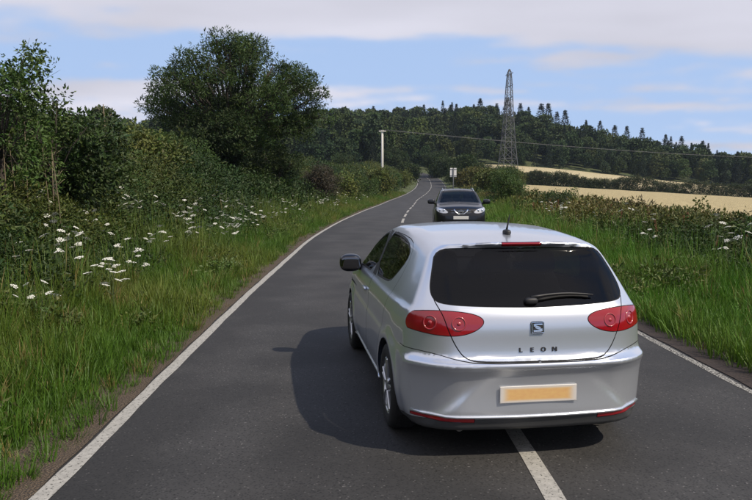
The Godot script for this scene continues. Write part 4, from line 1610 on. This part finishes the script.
func build_bushes() -> void:
	# [x px, d, X or NAN, width, height, kind, tone, label]
	var green := Color(0.050, 0.090, 0.020)
	var dark := Color(0.030, 0.052, 0.014)
	var olive := Color(0.090, 0.115, 0.028)
	var tall := []
	for i in 26: tall.append([Vector3(rf(-0.45, 0.5), rf(1.0, 3.15), rf(-0.6, 0.6)), Vector3.ONE * rf(0.24, 0.42)])
	tree("roadside_tree", "tall thin leafy shrub cut by the left edge of the picture", "shrub", spot(-5.95, 11.2), 0.05, 1.5, tall, "broad", green, 62.0, 0.62)
	tall = []
	for i in 20: tall.append([Vector3(rf(-0.6, 0.6), rf(1.1, 2.6), rf(-0.6, 0.6)), Vector3.ONE * rf(0.22, 0.38)])
	tree("roadside_tree", "shorter leafy shrub rising from the scrub next to the tall one at far left", "shrub", spot(-5.95, 13.0), 0.045, 1.2, tall, "broad", green, 66.0, 0.62)
	# the big round tree
	var lobes := []
	var dome := Lut.new([[0, 0.55], [0.18, 0.82], [0.4, 1.0], [0.62, 0.95], [0.82, 0.72], [1.0, 0.3]])
	for lev in 9:                                            # ring after ring from the skirt to the top
		var y := lev / 8.0
		var ring := int(lerpf(15.0, 4.0, y * y))
		for k in ring:
			var a := TAU * (k + rf(-0.35, 0.35)) / ring + lev * 0.7
			var q: float = dome.at(y) * (rf(0.72, 1.0) if k % 3 else rf(0.2, 0.6))
			lobes.append([Vector3(cos(a) * q * 4.2, 2.9 + y * 4.7 + rf(-0.25, 0.25), sin(a) * q * 3.7), Vector3(1, 0.8, 1) * rf(0.62, 0.98)])
	for s in [[-4.3, 4.6], [-4.2, 5.3], [-3.7, 6.0], [3.6, 3.4], [4.5, 4.2], [4.3, 5.2], [3.9, 5.6], [2.9, 6.4], [0.0, 7.8], [-0.7, 8.0], [1.4, 7.4]]:
		lobes.append([Vector3(s[0], s[1], rf(-1, 1)), Vector3(0.8, 0.65, 0.8)])
	tree("round_tree", "large round crowned leafy tree standing alone behind the left verge", "tree", spot(-7.6, 38.0), 0.34, 2.6, lobes, "long", Color(0.044, 0.078, 0.019), 18.5, 1.15)
	# ivy and bushes round its foot, then more along both sides
	for b in [
		[-7.9, 35.5, 3.6, 4.2, "broad", dark, "dark ivy covered bush at the foot of the large round tree"],
		[-5.3, 38.5, 2.6, 3.4, "small", dark, "dark bush to the right of the large round tree"],
		[-10.2, 36.0, 2.4, 2.3, "small", dark, "dark bush to the left of the large round tree"],
		[-3.9, 48.0, 2.6, 2.6, "long", Color(0.055, 0.050, 0.035), "brownish feathery bush between the round tree and the white pole"],
		[-6.6, 14.5, 2.6, 2.4, "broad", dark, "deep green bush below the thin shrubs on the left bank"],
		[-7.4, 18.5, 3.0, 1.9, "small", green, "hazel coloured bush on the left bank, nearest the thin shrubs"],
		[-8.3, 24.0, 3.6, 2.1, "broad", olive, "olive green bush on the left bank in front of the round tree"],
		[-8.2, 29.5, 3.4, 2.6, "small", green, "rounded green bush on the left bank just before the round tree"],
		[-12.5, 27.0, 4.0, 2.0, "small", green, "bush at the top of the left bank against the sky"],
		[-13.5, 21.0, 4.0, 1.8, "broad", dark, "dark bush at the top of the left bank against the sky"],
		[-2.6, 58.0, 3.0, 2.4, "small", olive, "olive bush beside the bend on the left of the road"],
		[-1.0, 74.0, 3.2, 2.3, "small", green, "green bush below the white pole, left of it"],
		[0.9, 90.0, 3.4, 3.6, "broad", olive, "olive bush at the foot of the white pole"],
		[2.9, 108.0, 3.4, 3.0, "small", green, "green bush right of the white pole beside the road"],
		[5.2, 128.0, 3.4, 3.0, "small", olive, "small olive bush where the left line bends out of sight"],
		[7.6, 155.0, 4.2, 4.2, "broad", dark, "dark bush left of where the road disappears"],
		[15.8, 118.0, 4.6, 3.6, "broad", Color(0.095, 0.095, 0.03), "yellowish rounded bush behind the white sign"],
		[19.5, 150.0, 7.0, 6.0, "broad", dark, "dark spreading tree overhanging the far end of the road"],
		[17.3, 190.0, 7.5, 7.0, "broad", dark, "dark tree at the far end of the road"],
		[6.0, 200.0, 7.0, 6.5, "broad", dark, "dark tree left of the far end of the road"],
		[8.9, 48.0, 3.2, 2.3, "small", green, "green bush just right of the black car"],
		[10.4, 41.0, 3.0, 1.15, "broad", green, "leafy bush on the right bank between the cars and the field"],
		[8.2, 32.0, 2.6, 1.25, "small", dark, "dark bush on the right bank above the roof aerial"],
		[10.2, 28.0, 2.6, 0.95, "long", Color(0.09, 0.078, 0.034), "brown tinged bush on the right bank under the lower field"],
		[9.2, 21.0, 2.6, 0.95, "small", olive, "olive bramble bush on the right bank at the middle of the hedge"],
		[9.0, 16.2, 2.6, 1.0, "small", Color(0.07, 0.072, 0.03), "brownish bramble bush at the right edge of the picture"],
		[7.9, 13.8, 2.2, 0.9, "broad", green, "low green bush in the long grass at the right edge"],
		[12.0, 62.0, 3.6, 2.4, "small", green, "green hedge bush beside the road behind the black car"],
		[13.8, 82.0, 4.4, 3.0, "broad", olive, "olive hedge bush in front of the white sign"],
		[17.0, 97.0, 4.4, 3.0, "broad", green, "dense hedge bush just behind the white sign"],
		[15.2, 134.0, 4.4, 3.4, "small", dark, "shady bush on the right of the far bend"],
		[18.2, 170.0, 6.0, 5.5, "broad", dark, "dark tree on the right of the farthest bit of road"],
		[8.2, 178.0, 3.6, 4.0, "broad", dark, "dark bush hiding the road's end on its left"],
		[3.0, 176.0, 6.0, 6.0, "broad", dark, "dark tree farther left of the road's end"],
		[-6.0, 140.0, 6.5, 4.2, "small", dark, "wide dark bush behind the bare earth bank"],
		[24.0, 128.0, 6.0, 3.6, "small", olive, "wide olive bush between the sign and the pylon"],
		[30.0, 165.0, 8.0, 4.2, "broad", dark, "wide dark bush below the pylon"],
		[16.5, 108.0, 4.0, 2.6, "small", green, "green bush between the sign and the left end of the golden field"]]:
		var s := 0.85 if b[1] < 20 else 1.1 if b[1] < 50 else 1.9 if b[1] < 110 else 2.6
		var vol := 30.0 / pow(s, 2.4) * (1.0 if b[1] < 110 else 1.15)
		tree("bush" if b[3] < 5 else "leafy_tree", b[6], "bush" if b[3] < 5 else "tree", spot(b[0], b[1]), 0.04 * b[3], 0.35 * b[3], bush_lobes(b[2], b[3], 11), b[4], b[5], vol, s)
	# hedges of the fields
	for hdg in [["field_hedge", "dark hedge between the golden field and the pale upper field", 36.0, 300.0, 181.0, 3.3, 9000], ["field_hedge", "hedge running back from the road along the left end of the field", 20.0, 36.0, 176.0, 4.0, 400]]:
		var where := []
		var tints := PackedColorArray()
		var o := Node3D.new()
		for k in int(hdg[6]):
			var x := lerpf(hdg[2], hdg[3], pow(rf(0, 1), 1.5))
			var top: float = hdg[5] * (1.0 + 0.45 * noise.get_noise_2d(x * 5.0, 3.0))
			var p := spot(x, hdg[4] + rf(-1.4, 1.4), top * rf(0, 1))
			where.append(Transform3D(spin(rf(1.7, 2.6)), p))
			tints.append(tinted(Color(0.032, 0.052, 0.017).lerp(Color(0.055, 0.060, 0.024), rf(0, 0.6)), 0.2))
		o.free()
		tag(copies(hdg[0], clumps.broad[1], mats.leaf, where, tints), hdg[1], "hedge", "", "stuff")

func build_flowers() -> void:
	# hogweed and cow parsley: stem, leaves, flat heads of many small white florets
	var protos := []
	for kind in 4:
		var t := Node3D.new()
		var st := begin()
		var h := rf(0.62, 0.85)
		var tops := [Vector3(rf(-0.05, 0.05), h, rf(-0.05, 0.05))]
		add_tube(st, PackedVector3Array([Vector3.ZERO, Vector3(0.01, h * 0.5, 0.0), tops[0]]), PackedFloat32Array([0.006, 0.005, 0.003]), 5, false)
		for k in 2 + kind % 3:
			var a := rf(0, TAU)
			var tip := Vector3(cos(a) * rf(0.1, 0.2), h * rf(0.72, 0.97), sin(a) * rf(0.1, 0.2))
			add_tube(st, PackedVector3Array([Vector3(0.01, h * rf(0.4, 0.6), 0), tip * Vector3(0.7, 0.85, 0.7), tip]), PackedFloat32Array([0.004, 0.003, 0.002]), 4, false)
			tops.append(tip)
		hang("stem", done(st), mats.stalk, t)
		for tip in tops:
			st = begin()
			st.set_smooth_group(-1)
			var r := rf(0.038, 0.065)
			for k in 13:
				var q := Vector2(cos(k * 2.4), sin(k * 2.4)) * sqrt(k / 12.0) * r
				var c := Vector3(q.x, 0.025 - 3.0 * q.length_squared(), q.y)
				tri(st, Vector3.ZERO, c + Vector3(0.001, 0, 0), c - Vector3(0.001, 0, 0))
				var fr := rf(0.011, 0.015)
				for m in 6:
					var a0 := TAU * m / 6
					var a1 := TAU * (m + 1) / 6
					tri(st, c + Vector3(0, 0.006, 0), c + Vector3(cos(a0) * fr, rf(-0.003, 0.003), sin(a0) * fr), c + Vector3(cos(a1) * fr, rf(-0.003, 0.003), sin(a1) * fr))
			var head := hang("flower_head", done(st), mats.petal, t)
			head.transform = Transform3D(Basis(Vector3(rf(-1, 1), 0, rf(-1, 1)).normalized(), rf(0.1, 0.6)), tip)
		protos.append(t)
	var spots := []
	for p in [[-3.4, 7.0], [-3.75, 7.4], [-3.25, 8.6], [-3.5, 9.2], [-4.6, 10.6], [-4.3, 9.6], [-3.9, 10.2]]:
		spots.append([p[0], p[1], "near left verge"])
	for k in 70:
		var d := rf(8.5, 26.0)
		spots.append([edge_l(d) - rf(1.2, 4.2), d, "left verge"])
	for k in 34:
		var d := rf(26.0, 62.0)
		spots.append([edge_l(d) - rf(1.0, 3.5), d, "far left verge"])
	for k in 22:
		var d := rf(11.0, 34.0)
		spots.append([edge_r(d) + rf(2.4, 5.2), d, "right bank"])
	for i in spots.size():
		var s: Array = spots[i]
		var o: Node3D = protos[i % 4].duplicate()
		o.name = numbered("cow_parsley")
		add_child(o)
		var scale := rf(0.75, 1.15) * (1.1 if s[2] == "right bank" else 1.0)
		o.transform = Transform3D(Basis(Vector3.UP, rf(0, TAU)).scaled(Vector3.ONE * scale), spot(s[0], s[1], 0.0))
		tag(o, {"near left verge": "white flowered cow parsley with %s heads low in the grass at the near left", "left verge": "white cow parsley with %s flat heads in the long grass below the left scrub", "far left verge": "small white cow parsley with %s heads farther along the left verge", "right bank": "tall white cow parsley with %s heads among the brown growth of the right bank"}[s[2]] % ["three", "four", "five", "three small"][i % 4], "wildflower", "cow parsley on the " + s[2])
	for p in protos: p.free()
	# dry stalks standing over the scrub on the left
	for i in 9:
		var d := rf(11.0, 12.0)
		var x := (rf(2.0, 78.0) - 376.0) / 700.0 * d
		var h := rf(1.7, 2.4)
		var t := thing("dry_stalk", "pale dry stalk standing upright among the thin shrubs at far left", "stalk", spot(x, d), 0.0, "dry stalks at the far left")
		var l := rf(-0.12, 0.12)
		hang("stem", tube(PackedVector3Array([Vector3.ZERO, Vector3(l * 0.4, h * 0.5, 0), Vector3(l, h, 0.05)]), PackedFloat32Array([0.010, 0.008, 0.004]), 5), mats.straw, t)
		var st := begin()
		for k in 4:
			var y := h * rf(0.6, 0.98)
			add_tube(st, PackedVector3Array([Vector3(l * y / h, y, 0), Vector3(l + rf(-0.12, 0.12), y + rf(0.08, 0.2), rf(-0.1, 0.1))]), PackedFloat32Array([0.005, 0.003]), 4)
		hang("twig", done(st), mats.straw, t)
	var t := thing("dead_sapling", "bare dead sapling sticking up above the scrub left of the round tree", "sapling", spot(-9.6, 25.0))
	hang("stem", tube(PackedVector3Array([Vector3.ZERO, Vector3(0.05, 1.7, 0), Vector3(0.0, 3.1, 0)]), PackedFloat32Array([0.045, 0.032, 0.015]), 6), mats.straw, t)
	for k in 5:
		var y := 1.7 + k * 0.26
		hang("twig", tube(PackedVector3Array([Vector3(0.04, y, 0), Vector3(0.04 + (0.3 if k % 2 else -0.28), y + 0.3, 0.1)]), PackedFloat32Array([0.016, 0.008]), 4), mats.straw, t)
	# rust coloured dock spikes on the right bank
	var dock := begin()
	add_tube(dock, PackedVector3Array([Vector3.ZERO, Vector3(0.02, 0.9, 0)]), PackedFloat32Array([0.007, 0.004]), 4)
	for k in 60:
		var y := rf(0.4, 0.95)
		var a := rf(0, TAU)
		var r := 0.035 * (1.1 - y) / 0.7 + 0.008
		add_box(dock, Transform3D(Basis(Vector3(0.3, 0.5, 0.8).normalized(), a), Vector3(0.02 * y + cos(a) * r, y, sin(a) * r)), Vector3(0.016, 0.022, 0.012))
	var dm := done(dock)
	for i in 30:
		var d := rf(10.5, 32.0)
		var o := hang("dock_plant", dm, mats.rust)
		o.transform = Transform3D(spin(rf(0.65, 1.0), 0.2), spot(edge_r(d) + rf(2.6, 5.5), d))
		tag(o, "rust brown seeding dock spike among the growth of the right bank", "dock plant", "dock spikes on the right bank")

func lattice(st: SurfaceTool, a: Vector3, b: Vector3, w: float) -> void:
	var y := (b - a).normalized()
	var x := y.cross(Vector3(0.31, 0.2, 0.93)).normalized()
	add_box(st, Transform3D(Basis(x, y, x.cross(y)), (a + b) * 0.5), Vector3(w, (b - a).length(), w))

func build_poles() -> void:
	# lattice pylon
	var at := spot(43.0, 230.0, -0.2)
	var t := thing("lattice_pylon", "tall grey steel lattice pylon rising above the hillside wood", "pylon", at, 0.2)
	t.scale = Vector3.ONE * 0.925
	var half := Lut.new([[0, 2.75], [8, 2.05], [16, 1.5], [24, 1.1], [31, 0.75], [34, 0.5], [35, 0.12]])
	var levels := [0.0, 4.2, 8.0, 11.4, 14.4, 17.2, 19.8, 22.2, 24.6, 27.0, 29.4, 31.6, 33.6, 35.0]
	for c in [[-1, -1], [1, -1], [1, 1], [-1, 1]]:
		var st := begin()
		for i in levels.size() - 1:
			lattice(st, Vector3(c[0] * half.at(levels[i]), levels[i], c[1] * half.at(levels[i])), Vector3(c[0] * half.at(levels[i + 1]), levels[i + 1], c[1] * half.at(levels[i + 1])), 0.17)
		hang("leg", done(st), mats.steel, t)
	for i in levels.size() - 1:
		var st := begin()
		var y0: float = levels[i]
		var y1: float = levels[i + 1]
		var a := half.at(y0)
		var b := half.at(y1)
		var lo := [Vector3(-a, y0, -a), Vector3(a, y0, -a), Vector3(a, y0, a), Vector3(-a, y0, a)]
		var hi := [Vector3(-b, y1, -b), Vector3(b, y1, -b), Vector3(b, y1, b), Vector3(-b, y1, b)]
		for k in 4:
			var l := (k + 1) % 4
			lattice(st, lo[k], hi[l], 0.085)
			lattice(st, lo[l], hi[k], 0.085)
			lattice(st, hi[k], hi[l], 0.085)
		hang("brace", done(st), mats.steel, t)
	for y in [25.0, 29.0, 33.0]:
		var st := begin()
		for s in [-1.0, 1.0]:
			for z in [-1.0, 1.0]:
				lattice(st, Vector3(0, y, z * half.at(y)), Vector3(0, y + 0.3, s * 3.4), 0.12)
			lattice(st, Vector3(0, y + 1.3, s * 0.4), Vector3(0, y + 0.3, s * 3.4), 0.1)
		hang("cross_arm", done(st), mats.steel, t)
	# white pole with its wires
	var tops := []
	for p in [["utility_pole", "pale wooden utility pole with a short crossbar beside the left verge", 0.85, 95.0, 9.25], ["utility_pole", "second pole of the overhead wire, beyond the right edge", 112.0, 178.0, 8.6]]:
		var foot := spot(p[2], p[3])
		var u := thing(p[0], p[1], "pole", foot)
		var h: float = p[4] - foot.y
		hang("post", tube(PackedVector3Array([Vector3(0, -0.5, 0), Vector3(0, h * 0.5, 0), Vector3(0, h, 0)]), PackedFloat32Array([0.17, 0.16, 0.14]), 12), mats.pale_wood, u)
		var bar := hang("crossbar", box_mesh(Vector3(0.95, 0.14, 0.14), 0.02, Vector3(0, h - 0.15, 0.16)), mats.pale_wood, u)
		for s in [-0.36, 0.0, 0.36]:
			hang("insulator", lump(Vector3(s, h - 0.01, 0.16), Vector3(0.05, 0.09, 0.05), 0.9), mats.trim, bar)
		tops.append(foot + Vector3(0, h, 0.16))
	for k in 2:
		var a: Vector3 = tops[0] + Vector3(-0.36 + 0.72 * k, 0.06, 0)
		var b: Vector3 = tops[1] + Vector3(-0.36 + 0.72 * k, 0.06, 0)
		var pts := PackedVector3Array()
		var rad := PackedFloat32Array()
		for i in 33:
			var q := i / 32.0
			pts.append(a.lerp(b, q) - Vector3(0, 4.0 * 0.9 * q * (1.0 - q), 0))
			rad.append(0.013)
		tag(hang("overhead_wire", tube(pts, rad, 5), mats.wire), "thin %s overhead wire crossing in front of the wood" % ["nearer", "farther"][k], "wire", "overhead wires")
	# the back of a road sign
	var sp := spot(edge_r(76.0) + 1.15, 76.0)
	var sg := thing("road_sign", "white back of a tall road sign on one dark post", "sign", sp, 0.06)
	hang("post", tube(PackedVector3Array([Vector3(0, -0.3, 0), Vector3(0, 3.7 - sp.y, 0)]), PackedFloat32Array([0.055, 0.055]), 10), mats.steel, sg)
	for s in [-1.0, 1.0]:
		hang("panel", box_mesh(Vector3(0.28, 0.95, 0.02), 0.004, Vector3(s * 0.21, 3.25 - sp.y, -0.06)), mats.sign_white, sg)
	for y in [2.9, 3.6]:
		hang("bracket", box_mesh(Vector3(0.7, 0.05, 0.03), 0.004, Vector3(0, y - sp.y, -0.03)), mats.steel, sg)
	# small white marker and the bare bank beyond the bushes
	var mp := spot(-2.3, 90.0)
	var mk := thing("marker_post", "small white marker post on the bare bank left of the pole", "post", mp)
	hang("stake", box_mesh(Vector3(0.16, 1.9, 0.12), 0.02, Vector3(0, 0.9, 0)), mats.sign_white, mk)
	hang("cap", box_mesh(Vector3(0.2, 0.06, 0.16), 0.015, Vector3(0, 1.88, 0)), mats.steel, mk)
	var rows := []
	for j in 13:
		var row := PackedVector3Array()
		for i in 17:
			var x := -11.0 + i * 0.75
			var d := 94.0 + j * 1.5
			var k := sin(PI * i / 16.0) * sin(PI * j / 12.0)
			row.append(spot(x, d, -0.2 + 2.1 * sqrt(maxf(k, 0.0)) + 0.2 * rough_noise.get_noise_2d(x * 30.0, d * 30.0)))
		rows.append(row)
	struct("earth_bank", sheet(rows), world_mat("earth", noise_tex(0.03, 5, [[0.2, lin(0.12, 0.075, 0.045)], [0.8, lin(0.24, 0.16, 0.10)]], 256, 17), 3.0, 1.0), "bare brown earth bank left of the white pole")

func _ready() -> void:
	rng.seed = 20240611
	noise.seed = 3
	noise.frequency = 0.02
	noise.fractal_octaves = 4
	rough_noise.seed = 9
	rough_noise.frequency = 0.03
	rough_noise.fractal_octaves = 3
	var cam := Camera3D.new()
	cam.name = "camera"
	cam.position = Vector3(0, EYE, 0)
	cam.rotation.x = -atan(64.0 / 700.0)
	cam.fov = rad_to_deg(2.0 * atan(250.0 / 700.0))
	cam.near = 0.1
	cam.far = 4000.0
	add_child(cam)
	cam.current = true
	build_sky()
	var sun := DirectionalLight3D.new()
	sun.name = "sun"
	sun.light_energy = 1.6
	sun.light_color = Color(1.0, 0.95, 0.87)
	sun.light_angular_distance = 0.6
	sun.shadow_enabled = true
	add_child(sun)
	sun.look_at_from_position(Vector3(0.56, 0.76, 0.34) * 60.0, Vector3.ZERO)
	# materials of plants and posts
	leaf_mat("leaf", 0.22)
	leaf_mat("grass", 0.3, 0.5)
	leaf_mat("far_leaf", 0.1, 0.7)
	mat("bark", lin(0.035, 0.028, 0.022), 0.95)
	mat("stalk", lin(0.07, 0.10, 0.03), 0.8)
	mat("straw", lin(0.15, 0.12, 0.075), 0.9)
	mat("rust", lin(0.13, 0.055, 0.025), 0.95)
	mat("petal", lin(0.55, 0.55, 0.50), 0.8).cull_mode = BaseMaterial3D.CULL_DISABLED
	mat("steel", lin(0.08, 0.085, 0.095), 0.7, 0.1)
	mat("pale_wood", lin(0.55, 0.54, 0.50), 0.8)
	mat("wire", lin(0.16, 0.16, 0.17), 0.6, 0.2)
	mat("sign_white", lin(0.62, 0.62, 0.62), 0.6)
	mat("grit", Color.WHITE, 0.95).vertex_color_use_as_albedo = true
	car_mats()
	build_land()
	make_clumps()
	if not DRAFT:
		build_hill_wood()
		build_verges()
		build_bushes()
	var car := silver_car()
	var yaw := deg_to_rad(8.0)
	car.rotation.y = yaw
	car.position = Vector3(1.06, road_y(1.0, 6.0), -4.40) + Basis(Vector3.UP, yaw) * Vector3(0, 0, -2.15)
	var other := black_car()
	other.rotation.y = PI - 0.06
	other.position = Vector3(3.05, road_y(3.0, 25.0), -26.2)
	if not DRAFT:
		build_flowers()
	build_poles()
